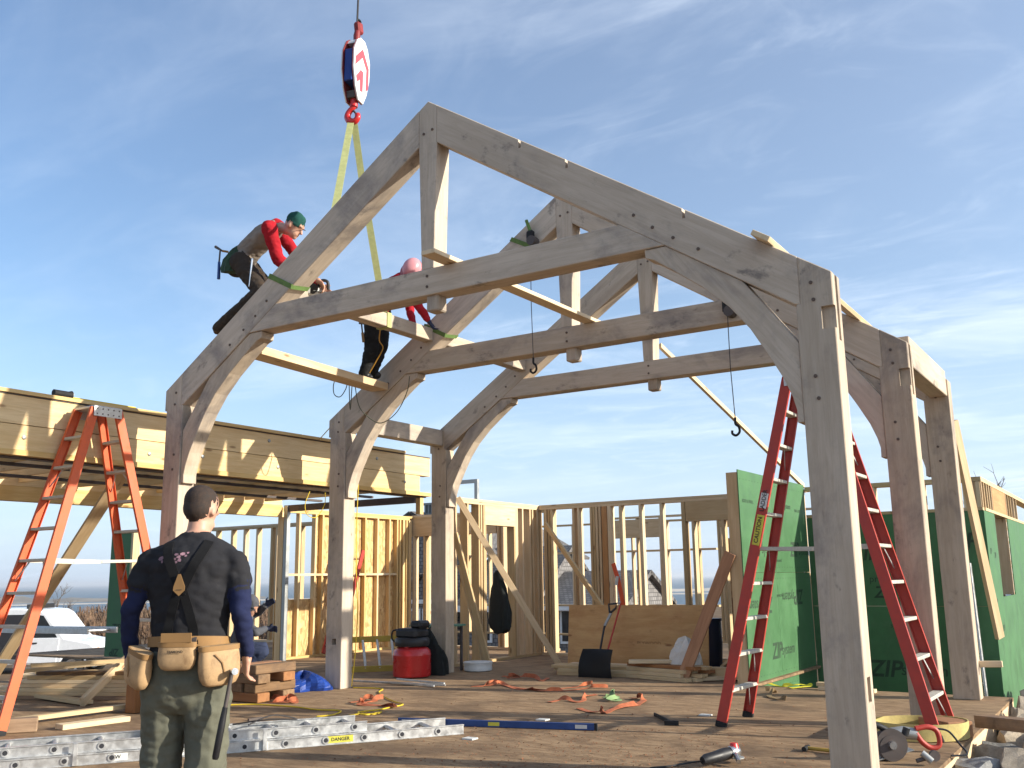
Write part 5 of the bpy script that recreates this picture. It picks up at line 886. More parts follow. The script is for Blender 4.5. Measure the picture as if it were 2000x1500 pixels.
for layer in range(5):
    y = -1.2+rs.uniform(0, 0.3); z = -0.19-layer*0.23
    while y < 8.5:
        L = rs.uniform(0.20, 0.44); xx = 7.08
        while xx < 7.75:
            wx = rs.uniform(0.18, 0.36) if layer < 3 else 0.4; hgt = rs.uniform(0.22, 0.36); mt_ = M['stone'] if rs.random() < 0.7 else M['stone2']
            put('stone', rs.choice(SM), mt_, stw, Matrix.Translation((xx+wx/2+0.01, y+L/2+rs.uniform(-0.05, 0.05), z+rs.uniform(-0.10, 0.03))) @ Euler((rs.uniform(-0.3, 0.3), rs.uniform(-0.3, 0.3), rs.uniform(-0.5, 0.5))).to_matrix().to_4x4() @ Matrix.Diagonal((wx*1.25, L*1.25, hgt*1.25, 1))); xx += wx
        y += L
board(at(1917, 1408, 'z', 0.10), V((7.95, 1.55, 0.16)), 0.14, 0.09, 'weathered timber lying on top of the stone wall at the right edge', M['oldwood'])
# end panel of green sheathing far left and its stud
ge = thing('sheathed_wall', (-6.7, 4.35, 0), 'narrow dark green sheathed panel left of the man, behind the orange ladder', 'wall'); pL, pR = at(204, 1285, 'y', 4.35), at(243, 1285, 'y', 4.35); ztp = at(204, 1040, 'y', 4.35).z
bx('sheathing_panel', pL.x, pR.x, 4.34, 4.352, 0.02, ztp, M['zip'], ge); bx('stud', pR.x+0.002, pR.x+0.06, 4.34, 4.48, 0.02, ztp, P2, ge); letter(ge, 'ZIP', 0.17, face_ny((pL.x+pR.x)/2, 4.337, 0.50), 0.004, 0.2); letter(ge, 'ZIP', 0.17, face_ny((pL.x+pR.x)/2, 4.337, 0.10, True), 0.004, 0.2)
sf = thing('steel_frame', at(900, 948, 'y', 5.4), 'grey steel tube frame corner above the short stud wall', 'steel frame'); q0, q1 = at(860, 945, 'y', 9.2), at(934, 951, 'y', 9.2); q1.z = q0.z; beam('cross_tube', q0, q1, 0.07, 0.07, M['galv'], sf); beam('upright', q1+V((-0.035, 0, -0.035)), q1+V((-0.035, 0, -q1.z-1.1)), 0.07, 0.07, M['galv'], sf, (1, 0, 0))
# worklight on the platform
fl = thing('torch', (X0-0.05, -0.35, 3.07), 'small black torch lying on top of the raised floor edge', 'torch'); tp = at(130, 772, 'x', X0-0.04); tp.z = 3.105; tube('body', [tp+V((0, -0.14, 0)), tp+V((0, 0.02, 0)), tp+V((0, 0.05, 0))], [0.035, 0.035, 0.045], M['black'], fl, 12); tube('lens', [tp+V((0.0, 0.05, 0)), tp+V((0.0, 0.056, 0))], 0.04, M['galv'], fl, 14); beam('cord_batten', tp+V((0, 0.06, -0.02)), tp+V((0, 0.8, -0.02)), 0.01, 0.01, M['yel'], fl)
# ------------------------------------------------------------------ people
from mathutils import noise as mnoise
from mathutils.bvhtree import BVHTree
M['skin'] = plain('skin', (0.52, 0.29, 0.20), 0.55, var=0.08, nscale=12, dirt=(0.50, 0.22, 0.15), damt=0.3); M['hairb'] = plain('short_dark_hair', (0.035, 0.022, 0.016), 0.8, var=0.4, nscale=60, bmp=0.4)
def clothm(name, c, **k): return plain(name, c, 0.92, var=k.get('var', 0.14), nscale=k.get('ns', 7), dirt=k.get('dirt'), damt=k.get('damt', 0.4), spec=0.15, bmp=0.25)
M['tee'] = clothm('charcoal_tee', (0.022, 0.022, 0.025), dirt=(0.040, 0.038, 0.04), damt=0.6); M['navy'] = clothm('navy_sleeve', (0.017, 0.022, 0.06)); M['olive'] = clothm('olive_trousers', (0.115, 0.115, 0.085), dirt=(0.16, 0.155, 0.12), damt=0.5)
M['boot'] = clothm('leather_boot', (0.13, 0.075, 0.04)); M['redsw'] = clothm('red_sweater', (0.36, 0.014, 0.022)); M['vest'] = clothm('taupe_vest', (0.24, 0.20, 0.165)); M['dpant'] = clothm('dark_brown_trousers', (0.045, 0.034, 0.026), dirt=(0.20, 0.12, 0.06), damt=0.35); M['bpant'] = clothm('black_trousers', (0.016, 0.016, 0.016), dirt=(0.06, 0.06, 0.06), damt=0.4)
M['beanie'] = clothm('green_knit', (0.018, 0.075, 0.062)); M['hoodie'] = clothm('grey_hoodie', (0.085, 0.088, 0.10)); M['jean'] = clothm('blue_jeans', (0.035, 0.045, 0.085)); M['pinkhat'] = plain('faded_pink_plastic', (0.62, 0.27, 0.29), 0.4, var=0.06); M['glove'] = clothm('dark_glove', (0.035, 0.042, 0.075)); M['leather'] = plain('tan_leather', (0.43, 0.28, 0.145), 0.75, var=0.22, nscale=9, dirt=(0.20, 0.115, 0.055), damt=0.85, spec=0.3, bmp=0.15); M['leathd'] = plain('brown_leather_trim', (0.27, 0.15, 0.055), 0.7); M['webb'] = clothm('black_elastic', (0.010, 0.010, 0.011)); M['pouch'] = plain('green_canvas', (0.025, 0.06, 0.028), 0.8, var=0.3); M['pinkp'] = plain('faded_pink_print', (0.26, 0.15, 0.18), 0.9, var=0.4, nscale=30)
class Fig:
    def __init__(s): s.bm = bmesh.new(); s.samp = []; s.mats = []
    def mi(s, m):
        if m not in s.mats: s.mats.append(m)
        return s.mats.index(m)
    def rings(s, rings, m):
        i = s.mi(m); R = [[s.bm.verts.new(p) for p in r] for r in rings]; n = len(R[0])
        for A, B in zip(R, R[1:]):
            for k in range(n): s.bm.faces.new((A[k], A[(k+1) % n], B[(k+1) % n], B[k]))
        s.bm.faces.new(R[0][::-1]); s.bm.faces.new(R[-1])
        for r in rings:
            for p in r: s.samp.append((p.copy(), i))
    def cap(s, a, b, ra, rb, m, seg=14, ends=(True, True)):
        a, b = V(a), V(b); d = b-a; L = d.length; t = d/L if L > 1e-6 else V((0, 0, 1)); u = t.orthogonal().normalized(); w = t.cross(u); prof = []
        if ends[0]: prof += [(-ra*math.cos(q), ra*math.sin(q)) for q in (0.18, 0.5, 0.85, 1.2)]
        n = max(2, int(L/0.02)); prof += [(L*i/n, ra+(rb-ra)*i/n) for i in range(n+1)]
        if ends[1]: prof += [(L+rb*math.cos(q), rb*math.sin(q)) for q in (1.2, 0.85, 0.5, 0.18)]
        s.rings([[a+t*x+u*(r*math.cos(2*math.pi*k/seg))+w*(r*math.sin(2*math.pi*k/seg)) for k in range(seg)] for x, r in prof], m)
    def chain(s, pts, rad, m):
        for i in range(len(pts)-1): s.cap(pts[i], pts[i+1], rad[i], rad[i+1], m)
    def ell(s, c, r, m, X=(1, 0, 0), Z=(0, 0, 1), seg=20):
        c = V(c); z = V(Z).normalized(); x = V(X); x = (x-z*x.dot(z)).normalized(); y = z.cross(x); out = []
        for i in range(1, 14): q = math.pi*i/14; out.append([c+z*(-r[2]*math.cos(q))+(x*(r[0]*math.cos(2*math.pi*k/seg))+y*(r[1]*math.sin(2*math.pi*k/seg)))*math.sin(q) for k in range(seg)])
        s.rings(out, m)
    def loft(s, secs, m, seg=26):
        """secs: (centre, lateral vector, depth vector) ellipses"""
        C = spline([V(x[0]) for x in secs], 6); A = spline([V(x[1]) for x in secs], 6); B = spline([V(x[2]) for x in secs], 6)
        s.rings([[c+a*math.cos(2*math.pi*k/seg)+b*math.sin(2*math.pi*k/seg) for k in range(seg)] for c, a, b in zip(C, A, B)], m)
    def hand(s, w, d, side, m, sc=1.0, curl=0.6):
        """w wrist, d along the hand, side towards the thumb"""
        w, d = V(w), V(d).normalized(); sd_ = V(side); sd_ = (sd_-d*sd_.dot(d)).normalized(); pn = d.cross(sd_)
        s.cap(w-d*0.005, w+d*0.02, 0.026*sc, 0.026*sc, m)
        for i, (o, L) in enumerate(((0.032, 0.072), (0.011, 0.082), (-0.011, 0.075), (-0.032, 0.058))):
            k0 = w+d*0.015*sc+sd_*o*0.6*sc; k1 = w+d*0.085*sc+sd_*o*sc; s.cap(k0, k1, 0.017*sc, 0.0125*sc, m, 10); q = k1; dd = d.copy()
            for j in range(3):
                dd = (dd*math.cos(curl)+pn*math.sin(curl)).normalized(); e = q+dd*L*sc*(0.44, 0.32, 0.24)[j]; s.cap(q, e, (0.0105-0.001*j)*sc, (0.0098-0.001*j)*sc, m, 8); q = e
                sd2 = dd.cross(sd_); pn_ = dd.cross(sd_)
                dd = dd
        t0 = w+d*0.025*sc+sd_*0.024*sc; t1 = t0+(d*0.5+sd_*0.75+pn*0.2).normalized()*0.045*sc; t2 = t1+(d*0.9+sd_*0.2+pn*0.4).normalized()*0.035*sc; s.cap(t0, t1, 0.015*sc, 0.0125*sc, m, 8); s.cap(t1, t2, 0.012*sc, 0.0095*sc, m, 8)
    def head(s, c, f, u, skin, sc=1.0):
        c, f = V(c), V(f).normalized(); u = V(u); u = (u-f*u.dot(f)).normalized(); r = f.cross(u)
        s.ell(c+u*0.02*sc-f*0.012*sc, (0.076*sc, 0.097*sc, 0.100*sc), skin, r, u); s.ell(c+f*0.028*sc-u*0.055*sc, (0.056*sc, 0.062*sc, 0.062*sc), skin, r, u)
        s.cap(c+f*0.088*sc+u*0.012*sc, c+f*0.108*sc-u*0.028*sc, 0.009*sc, 0.015*sc, skin, 8); s.cap(c+f*0.078*sc-u*0.060*sc-r*0.02*sc, c+f*0.078*sc-u*0.060*sc+r*0.02*sc, 0.011*sc, 0.011*sc, skin, 8); s.ell(c+f*0.062*sc-u*0.098*sc, (0.026*sc, 0.024*sc, 0.02*sc), skin, r, u)
        s.cap(c+f*0.080*sc+u*0.030*sc-r*0.035*sc, c+f*0.080*sc+u*0.030*sc+r*0.035*sc, 0.013*sc, 0.013*sc, skin, 8)
        for q in (-1, 1): s.ell(c+r*q*0.079*sc-f*0.012*sc-u*0.012*sc, (0.012*sc, 0.020*sc, 0.033*sc), skin, r, u+f*-0.15)
        return r, u, f
    def build(s, name, parent, vox=0.008, wrinkle=0.006, smooth=4, nowr=()):
        o = bpy.data.objects.new('t', bm_mesh(s.bm, name)); COL.objects.link(o); md = o.modifiers.new('r', 'REMESH'); md.mode = 'VOXEL'; md.voxel_size = vox; md.use_smooth_shade = True
        dg = bpy.context.evaluated_depsgraph_get(); dg.update(); me = bpy.data.meshes.new_from_object(o.evaluated_get(dg)); bpy.data.objects.remove(o)
        kd = kdtree.KDTree(len(s.samp))
        for i, (p, _) in enumerate(s.samp): kd.insert(p, i)
        kd.balance(); bm = bmesh.new(); bm.from_mesh(me)
        for _ in range(smooth): bmesh.ops.smooth_vert(bm, verts=bm.verts, factor=0.5, use_axis_x=True, use_axis_y=True, use_axis_z=True)
        bm.normal_update(); mv = {}
        for v in bm.verts: mv[v.index] = s.samp[kd.find(v.co)[1]][1]
        for _ in range(9):
            nv = {}
            for v in bm.verts:
                c = [mv[v.index]]+[mv[e.other_vert(v).index] for e in v.link_edges]; nv[v.index] = max(set(c), key=c.count) if c.count(c[0]) < 3 else c[0]
            mv = nv
        if wrinkle:
            for v in bm.verts:
                if s.mats[mv[v.index]] in nowr: continue
                p = v.co; q = V((p.x*9, p.y*9, p.z*16)); a = mnoise.noise(q)+0.6*mnoise.noise(q*2.2+V((4, 1, 2))); a = a if a > 0 else a*1.4; v.co += v.normal*wrinkle*a
        for f in bm.faces: f.material_index = max(set([mv[v.index] for v in f.verts]), key=[mv[v.index] for v in f.verts].count); f.smooth = True
        me.materials.clear()
        for m in s.mats: me.materials.append(m)
        bm.to_mesh(me); s.bvh = BVHTree.FromBMesh(bm); bm.free()
        ob = bpy.data.objects.new(name, me); COL.objects.link(ob); WORLD[ob] = Matrix.Identity(4); ob.parent = parent; ob.matrix_local = WORLD[parent].inverted(); return ob
HIDE = (M['skin'], M['hairb'], M['pinkhat'])
# --- man in the foreground, back to the camera
mb = V((4.155, -2.945, 0)); Fd = V((-math.sin(YAW), math.cos(YAW), 0)); Rd = V((math.cos(YAW), math.sin(YAW), 0))
L_ = lambda x, y, z: mb+Rd*x+Fd*y+V((0, 0, z))
man = thing('person', mb, 'man in charcoal tee, black suspenders and tool belt standing with his back turned', 'person')
F = Fig(); sk_, te, na, ol = M['skin'], M['tee'], M['navy'], M['olive']
sec = lambda x, y, z, rx, ry, ti=0.0: (L_(x, y, z), Rd*rx+V((0, 0, ti)), Fd*ry)
F.loft([sec(0, 0, 0.90, 0.185, 0.125), sec(0, 0, 0.98, 0.192, 0.128), sec(0, -0.005, 1.08, 0.198, 0.128), sec(0, -0.01, 1.20, 0.218, 0.132), sec(0, -0.012, 1.32, 0.235, 0.135), sec(0, -0.008, 1.385, 0.226, 0.120), sec(0.002, 0.005, 1.435, 0.185, 0.095), sec(0.0, 0.022, 1.475, 0.108, 0.082), sec(0.0, 0.03, 1.50, 0.078, 0.07)], te)
F.loft([sec(-0.005, 0, 0.60, 0.13, 0.09), sec(-0.005, 0, 0.66, 0.195, 0.135), sec(-0.005, 0, 0.73, 0.214, 0.152), sec(0, 0, 0.82, 0.212, 0.15), sec(0, 0, 0.92, 0.188, 0.13)], ol)
for sx, hx, kx, axx, ky in ((-1, -0.112, -0.118, -0.125, 0.03), (1, 0.105, 0.112, 0.125, 0.0)):
    F.chain([L_(hx, 0, 0.72), L_(kx, ky, 0.47), L_(axx, ky-0.04, 0.10)], [0.122, 0.108, 0.09], ol); F.cap(L_(axx, ky-0.06, 0.055), L_(axx+sx*0.02, ky+0.15, 0.045), 0.05, 0.043, M['boot'])
for sx in (-1, 1):
    F.chain([L_(sx*0.165, -0.005, 1.385), L_(sx*0.222, -0.012, 1.345), L_(sx*0.246-0.004, -0.02, 1.27), L_(sx*0.252-0.004, -0.024, 1.245)], [0.062, 0.066, 0.068, 0.070], te)
    el_, wr_ = (L_(sx*0.292, -0.04, 1.11), L_(sx*0.318, 0.045, 0.885)) if sx < 0 else (L_(0.268, -0.04, 1.11), L_(0.285, 0.05, 0.885))
    F.chain([L_(sx*0.25, -0.02, 1.25), el_, wr_], [0.058, 0.052, 0.037], na); F.hand(wr_+V((0, 0, -0.02)), (Fd*0.25+Rd*(-0.15*sx)+V((0, 0, -1))), Fd*0.8-Rd*sx*0.5, sk_, 1.0, 0.62 if sx > 0 else 0.4)
F.cap(L_(0.0, 0.03, 1.46), L_(0.005, 0.065, 1.57), 0.060, 0.058, sk_)
hf = (Fd*0.82+Rd*0.30+V((0, 0, -0.42))).normalized(); hu = V((0, 0, 1))*0.85+Fd*0.38+Rd*0.05; hc = L_(0.012, 0.075, 1.612); r_, u_, f_ = F.head(hc, hf, hu, sk_, 1.0)
F.ell(hc+u_*0.042-f_*0.030, (0.086, 0.102, 0.090), M['hairb'], r_, u_); F.ell(hc+u_*0.000-f_*0.055, (0.076, 0.062, 0.078), M['hairb'], r_, u_)
mbody = F.build('body', man, 0.0075, 0.0085, 5, HIDE)
def on_back(x, z, off=0.006):
    h = F.bvh.ray_cast(L_(x, -1.0, z), Fd)[0]; return (h if h else L_(x, -0.13, z))-Fd*off
def strip(name, path, wid, mat, par, off=0.007, n=26):
    P = spline([V((x, 0, z)) for x, z in path], 6); pts = [on_back(p.x, p.z, off) for p in P]; return ribbon(name, pts, wid, mat, par, [((pts[min(i+1, len(pts)-1)]-pts[max(i-1, 0)]).cross(Fd)).normalized() for i in range(len(pts))], 0.005)
strip('suspender', [(-0.105, 1.445), (-0.095, 1.40), (-0.06, 1.32), (-0.025, 1.24), (-0.012, 1.19)], 0.048, M['webb'], man); strip('suspender', [(0.10, 1.452), (0.085, 1.40), (0.045, 1.31), (0.012, 1.24), (-0.005, 1.19)], 0.048, M['webb'], man, 0.010)
strip('suspender', [(-0.02, 1.21), (-0.045, 1.12), (-0.065, 1.03), (-0.075, 0.94)], 0.045, M['webb'], man); strip('suspender', [(0.002, 1.21), (0.03, 1.12), (0.055, 1.03), (0.065, 0.94)], 0.045, M['webb'], man)
pp = [(-0.020, 1.285), (-0.008, 1.285), (0.016, 1.225), (0.015, 1.205), (-0.012, 1.178), (-0.042, 1.205), (-0.040, 1.225)]; cc_ = on_back(-0.012, 1.22, 0.016); bm = bmesh.new()
va = [bm.verts.new(L_(x, 0, z)-L_(-0.012, 0, 1.22)+cc_) for x, z in pp]; fa = bm.faces.new(va); bmesh.ops.recalc_face_normals(bm, faces=[fa]); ex = bmesh.ops.extrude_face_region(bm, geom=[fa]); bmesh.ops.translate(bm, vec=-Fd*0.005, verts=[v for v in ex['geom'] if isinstance(v, bmesh.types.BMVert)]); bmesh.ops.recalc_face_normals(bm, faces=bm.faces[:]); put('leather_patch', bm_mesh(bm, 'patch'), M['leathd'], man)
put('stitch_mark', box_mesh(0.028, 0.002, 0.002, 0, M['inkb']), M['inkb'], man, frame(cc_-Fd*0.0065+V((0, 0, -0.012)), Rd))
rs = random.Random(2)
for x, z, w_, h_ in ((-0.128, 1.366, 0.026, 0.022), (-0.116, 1.348, 0.012, 0.016), (-0.046, 1.383, 0.022, 0.012), (-0.030, 1.372, 0.024, 0.016), (-0.048, 1.362, 0.016, 0.012), (-0.012, 1.386, 0.026, 0.014), (0.004, 1.376, 0.014, 0.010), (-0.024, 1.355, 0.020, 0.016), (-0.040, 1.345, 0.012, 0.014), (0.012, 1.392, 0.014, 0.010), (-0.085, 1.365, 0.008, 0.008)):
    P = []
    for i in range(7): a = 2*math.pi*i/7; q = rs.uniform(0.6, 1.1); P.append(on_back(x+w_*0.6*q*math.cos(a), z+h_*0.6*q*math.sin(a), 0.0035))
    bm = bmesh.new(); bm.faces.new([bm.verts.new(p) for p in P]); put('shirt_print', bm_mesh(bm, 'print'), M['pinkp'], man)
# tool belt: belt, three pouches, hammer
tb_ = thing('tool_belt', L_(0, 0, 0.95), 'tan leather tool belt with three pouches worn by the man in front', 'tool belt')
bp = [L_(0.205*math.cos(a), 0.142*math.sin(a), 0.945-0.012*math.sin(a)) for a in [2*math.pi*i/40 for i in range(41)]]; ribbon('belt', bp, 0.05, M['leathd'], tb_, (0, 0, 1), 0.006)
def pouch(ang, w, h, dep, ztop, nm, tilt=0.0, flap=True):
    c = L_(0.212*math.cos(ang), 0.150*math.sin(ang), ztop); out = (Rd*math.cos(ang)/0.212+Fd*math.sin(ang)/0.150).normalized(); lat = V((0, 0, 1)).cross(out).normalized(); lat = (lat+V((0, 0, tilt))).normalized(); upv = out.cross(lat); rows = []; bm = bmesh.new(); N = 18
    for zf, wf, df in ((0.0, 0.96, 0.75), (-0.12, 0.98, 0.85), (-0.35, 1.02, 1.05), (-0.6, 1.02, 1.12), (-0.8, 0.96, 1.0), (-0.94, 0.82, 0.72), (-1.0, 0.6, 0.4)):
        ring = []
        for k in range(N): a = 2*math.pi*k/N; ca, sa = math.cos(a), math.sin(a); px = math.copysign(abs(ca)**0.6, ca)*w/2*wf; py = math.copysign(abs(sa)**0.7, sa)*dep/2*df+dep/2; ring.append(bm.verts.new(c+lat*px+out*py+upv*(zf*h)))
        rows.append(ring)
    for A, B in zip(rows, rows[1:]):
        for k in range(N): bm.faces.new((A[k], A[(k+1) % N], B[(k+1) % N], B[k]))
    bm.faces.new(rows[0]); bm.faces.new(rows[-1][::-1]); bmesh.ops.recalc_face_normals(bm, faces=bm.faces[:]); p = put('pouch', bm_mesh(bm, 'pouch', True), M['leather'], tb_)
    rim = [c+lat*(math.copysign(abs(math.cos(a))**0.6, math.cos(a))*w/2*0.99)+out*(math.copysign(abs(math.sin(a))**0.7, math.sin(a))*dep/2*0.84+dep/2)+upv*(-0.012) for a in [2*math.pi*k/24 for k in range(25)]]; ribbon('rim', rim, 0.024, M['leathd'], p, upv, 0.007)
    if flap: ribbon('seam', [c+lat*(-w*0.20)+out*(dep*1.045)+upv*(-h*0.2), c+lat*(-w*0.02)+out*(dep*1.10)+upv*(-h*0.42), c+lat*(w*0.03)+out*(dep*1.10)+upv*(-h*0.68)], 0.006, M['leathd'], p, lat, 0.004)
    return c, lat, out, upv
PI = math.pi
pouch(-PI*0.80, 0.185, 0.185, 0.085, 0.915, 'l', -0.22); cpc = pouch(-PI*0.50, 0.185, 0.135, 0.055, 0.955, 'c', 0.0, False); pouch(-PI*0.22, 0.205, 0.195, 0.085, 0.935, 'r', 0.05)
ribbon('flap', [cpc[0]+cpc[1]*a+cpc[2]*0.052+V((0, 0, 0.022)) for a in (-0.075, 0, 0.075)], 0.045, M['leathd'], tb_, (0, 0, 1), 0.006)
lt = Matrix.Identity(4); zax = cpc[2]; xax = V((0, 0, 1)).cross(zax); lm = Matrix(((xax.x, 0, zax.x, 0), (xax.y, 0, zax.y, 0), (xax.z, 1, zax.z, 0), (0, 0, 0, 1))); lm.translation = cpc[0]+cpc[2]*0.0625+V((0, 0, -0.045)); letter(tb_, 'DIAMOND', 0.016, lm, 0.0006, 0, M['inkb'])
hm2 = thing('hammer', L_(0.25, -0.1, 0.6), 'claw hammer with black grip hanging from the tool belt', 'hammer'); ha, hb = L_(0.262, -0.135, 0.80), L_(0.205, -0.16, 0.40); tube('shaft', [ha, ha.lerp(hb, 0.42)], 0.010, M['steel'], hm2, 8); tube('grip', [ha.lerp(hb, 0.40), ha.lerp(hb, 0.6), ha.lerp(hb, 0.97), hb], [0.013, 0.017, 0.017, 0.013], M['plas'], hm2, 10); tube('head', [ha-Fd*0.05+Rd*0.03+V((0, 0, 0.012)), ha+V((0, 0, 0.008)), ha+Fd*0.06-Rd*0.01+V((0, 0, -0.005))], [0.017, 0.013, 0.006], M['chrome'], hm2, 10)
for sx in (-0.075, 0.065): strip('clip', [(sx, 0.975), (sx, 0.935)], 0.03, M['steel'], man, 0.016)
# --- worker in red on the nearest rafter
def J(u, v, y): return at(u, v, 'y', y)
wk = thing('person', J(425, 648, 0.12), 'worker in red sweater, taupe vest and green cap crouching on the nearest left rafter', 'person'); G_ = Fig()
hipR, hipL = J(470, 512, 0.20), J(474, 508, 0.46); pel = (hipR+hipL)/2; shR, shL = J(527, 447, 0.12), J(545, 447, 0.52); ch = (shR+shL)/2; lat = (shL-shR).normalized(); ax_ = (ch-pel).normalized(); dp = lat.cross(ax_).normalized()
tors = [(pel-ax_*0.10, lat*0.165, dp*0.125), (pel, lat*0.175, dp*0.135), (pel.lerp(ch, 0.4)-dp*0.02, lat*0.17, dp*0.125), (pel.lerp(ch, 0.78)-dp*0.015, lat*0.195, dp*0.125), (ch+ax_*0.01, lat*0.165, dp*0.095), (ch+ax_*0.07+dp*0.0, lat*0.09, dp*0.07)]
G_.loft(tors[1:], M['vest']); G_.loft(tors[:2], M['dpant']) if False else G_.ell(pel-ax_*0.05, (0.175, 0.14, 0.14), M['dpant'], lat, ax_)
elR, wrR = J(543, 507, 0.24), J(612, 556, 0.44); elL, wrL = J(578, 500, 0.62), J(618, 560, 0.52)
G_.chain([shR-lat*0.02, elR, wrR], [0.082, 0.063, 0.042], M['redsw']); G_.chain([shL+lat*0.02, elL, wrL], [0.075, 0.058, 0.042], M['redsw']); G_.ell(shR-lat*0.015, (0.085, 0.085, 0.085), M['redsw'])
ud, rd2 = UP, RT
G_.hand(J(622, 548, 0.44), (rd2*0.6-ud*0.8), -ud*0.3+rd2*0.5-Fd*0.4, sk_, 1.0, 0.7); G_.hand(wrL+rd2*0.04, (rd2*0.8-ud*0.6), ud, sk_, 1.0, 0.6)
hc = J(575, 442, 0.30); hf = (rd2*0.80-ud*0.55-Fd*0.22).normalized(); hu = (rd2*0.45+ud*0.9); r_, u_, f_ = G_.head(hc, hf, hu, sk_, 1.02); G_.cap(ch+ax_*0.04, hc-u_*0.06-f_*0.02, 0.058, 0.055, sk_)
G_.ell(ch+ax_*0.075, (0.075, 0.075, 0.045), M['redsw'], lat, ax_)
G_.ell(hc+u_*0.058-f_*0.016, (0.088, 0.106, 0.092), M['beanie'], r_, u_); G_.ell(hc+u_*0.030-f_*0.012, (0.086, 0.104, 0.050), M['beanie'], r_, u_)
knR, knL = J(512, 570, 0.16), J(518, 560, 0.44); anR, anL = J(428, 640, 0.10), J(440, 632, 0.32)
for h_, k_, a_ in ((hipR, knR, anR), (hipL, knL, anL)):
    G_.chain([h_, k_, a_], [0.115, 0.085, 0.065], M['dpant']); G_.cap(a_+V((-0.02, 0, -0.03)), a_+V((0.10, 0, 0.035)), 0.045, 0.04, M['boot'])
G_.build('body', wk, 0.009, 0.008, 3, HIDE)
pcn = pel-lat*0.17-dp*0.03; po = lumps((0, 0, 0), (0.13, 0.055), 0.10, 31, 20, 8, M['pouch'], 'tool_pouch'); Mp = frame(pcn-V((0, 0, 0.15)), rd2, (0, 0, 1)) @ Matrix.Diagonal((1, 1, 2.6, 1)); po.parent = wk; po.matrix_local = WORLD[wk].inverted() @ Mp
tube('glasses', [hc+f_*0.098+u_*0.022-r_*0.06, hc+f_*0.105+u_*0.018, hc+f_*0.098+u_*0.022+r_*0.06], 0.004, M['steel'], wk, 6); tube('glasses', [hc+f_*0.098+u_*0.022-r_*0.06, hc-f_*0.01+u_*0.025-r_*0.084], 0.003, M['steel'], wk, 6)
h3 = thing('hammer', J(428, 520, 0.15), 'hammer hanging behind the worker in red', 'hammer'); tube('shaft', [J(430, 490, 0.12), J(428, 512, 0.12)], 0.009, M['steel'], h3, 6); tube('grip', [J(428, 512, 0.12), J(427, 545, 0.12)], [0.014, 0.017], M['lblue'], h3, 8); tube('head', [J(421, 482, 0.12), J(434, 490, 0.12)], [0.016, 0.010], M['steel'], h3, 8); tube('holder', [J(434, 490, 0.12), J(446, 492, 0.16)], 0.012, M['leathd'], h3, 6)
pn_ = thing('pencil_square', J(490, 530, 0.08), 'thin steel blade hanging from the pouch of the worker in red', 'tool'); tube('blade', [J(493, 505, 0.08), J(486, 560, 0.06)], [0.010, 0.004], M['chrome'], pn_, 6)
ns = thing('circular_saw', J(630, 565, 0.45), 'power saw held at the end of the nearest tie beam by the worker in red', 'saw'); q_ = J(622, 566, 0.46); tube('motor', [q_-rd2*0.05-Fd*0.05, q_-rd2*0.02+Fd*0.12], 0.055, M['plas'], ns, 14); put('housing', box_mesh(0.16, 0.10, 0.09, 0.02, M['stickerw']), M['stickerw'], ns, frame(q_-rd2*0.06-ud*0.02, rd2)); tube('handle', spline([q_+ud*0.03, q_+rd2*0.03+ud*0.09, q_+rd2*0.09+ud*0.08, q_+rd2*0.10], 4), 0.016, M['plas'], ns, 8); put('shoe', box_mesh(0.24, 0.12, 0.008, 0.002, M['galv']), M['galv'], ns, frame(q_+rd2*0.08-ud*0.03, rd2-ud*0.15, ud))
# --- worker in the pink helmet
w2p = thing('person', J(716, 742, 2.12), 'worker in pink hard hat, red top and black trousers bent over the hanging purlin', 'person'); H_ = Fig(); YY = 2.15
hipR, hipL = J(728, 612, YY-0.10), J(746, 606, YY+0.16); pel = (hipR+hipL)/2; shR, shL = J(776, 548, YY-0.16), J(790, 545, YY+0.20); ch = (shR+shL)/2; lat = (shL-shR).normalized(); ax_ = (ch-pel).normalized(); dp = lat.cross(ax_).normalized()
H_.loft([(pel-ax_*0.06, lat*0.16, dp*0.12), (pel.lerp(ch, 0.35)-dp*0.02, lat*0.165, dp*0.12), (pel.lerp(ch, 0.75)-dp*0.02, lat*0.19, dp*0.12), (ch, lat*0.165, dp*0.095), (ch+ax_*0.06, lat*0.08, dp*0.07)], M['redsw']); H_.ell(pel-ax_*0.06, (0.17, 0.135, 0.13), M['bpant'], lat, ax_)
H_.chain([shR, J(812, 590, YY-0.22), J(834, 622, YY-0.10)], [0.075, 0.058, 0.042], M['redsw']); H_.hand(J(838, 628, YY-0.08), (rd2*0.5-ud*0.8), ud*0.2+Fd, M['glove'], 1.0, 0.6); H_.chain([shL, J(800, 600, YY+0.28), J(806, 630, YY+0.1)], [0.07, 0.056, 0.042], M['redsw']); H_.hand(J(808, 634, YY+0.08), -ud, rd2, M['glove'], 1.0, 0.6)
hc = J(805, 528, YY+0.02); hf = (rd2*-0.35-ud*0.75-Fd*0.3).normalized(); hu = rd2*0.35+ud*0.8; r_, u_, f_ = H_.head(hc, hf, hu, sk_, 1.0); H_.cap(ch+ax_*0.03, hc-u_*0.05-f_*0.02, 0.06, 0.055, sk_); H_.ell(hc-f_*0.03, (0.078, 0.09, 0.085), M['hairb'], r_, u_)
for h_, k_, a_ in ((hipR, J(726, 678, YY-0.06), J(711, 730, YY-0.08)), (hipL, J(745, 676, YY+0.10), J(726, 728, YY+0.10))):
    H_.chain([h_, k_, a_], [0.11, 0.085, 0.068], M['bpant']); H_.cap(a_-ud*0.03-rd2*0.02, a_-ud*0.035+rd2*0.07, 0.045, 0.04, M['plas'])
H_.build('body', w2p, 0.010, 0.008, 3, HIDE)
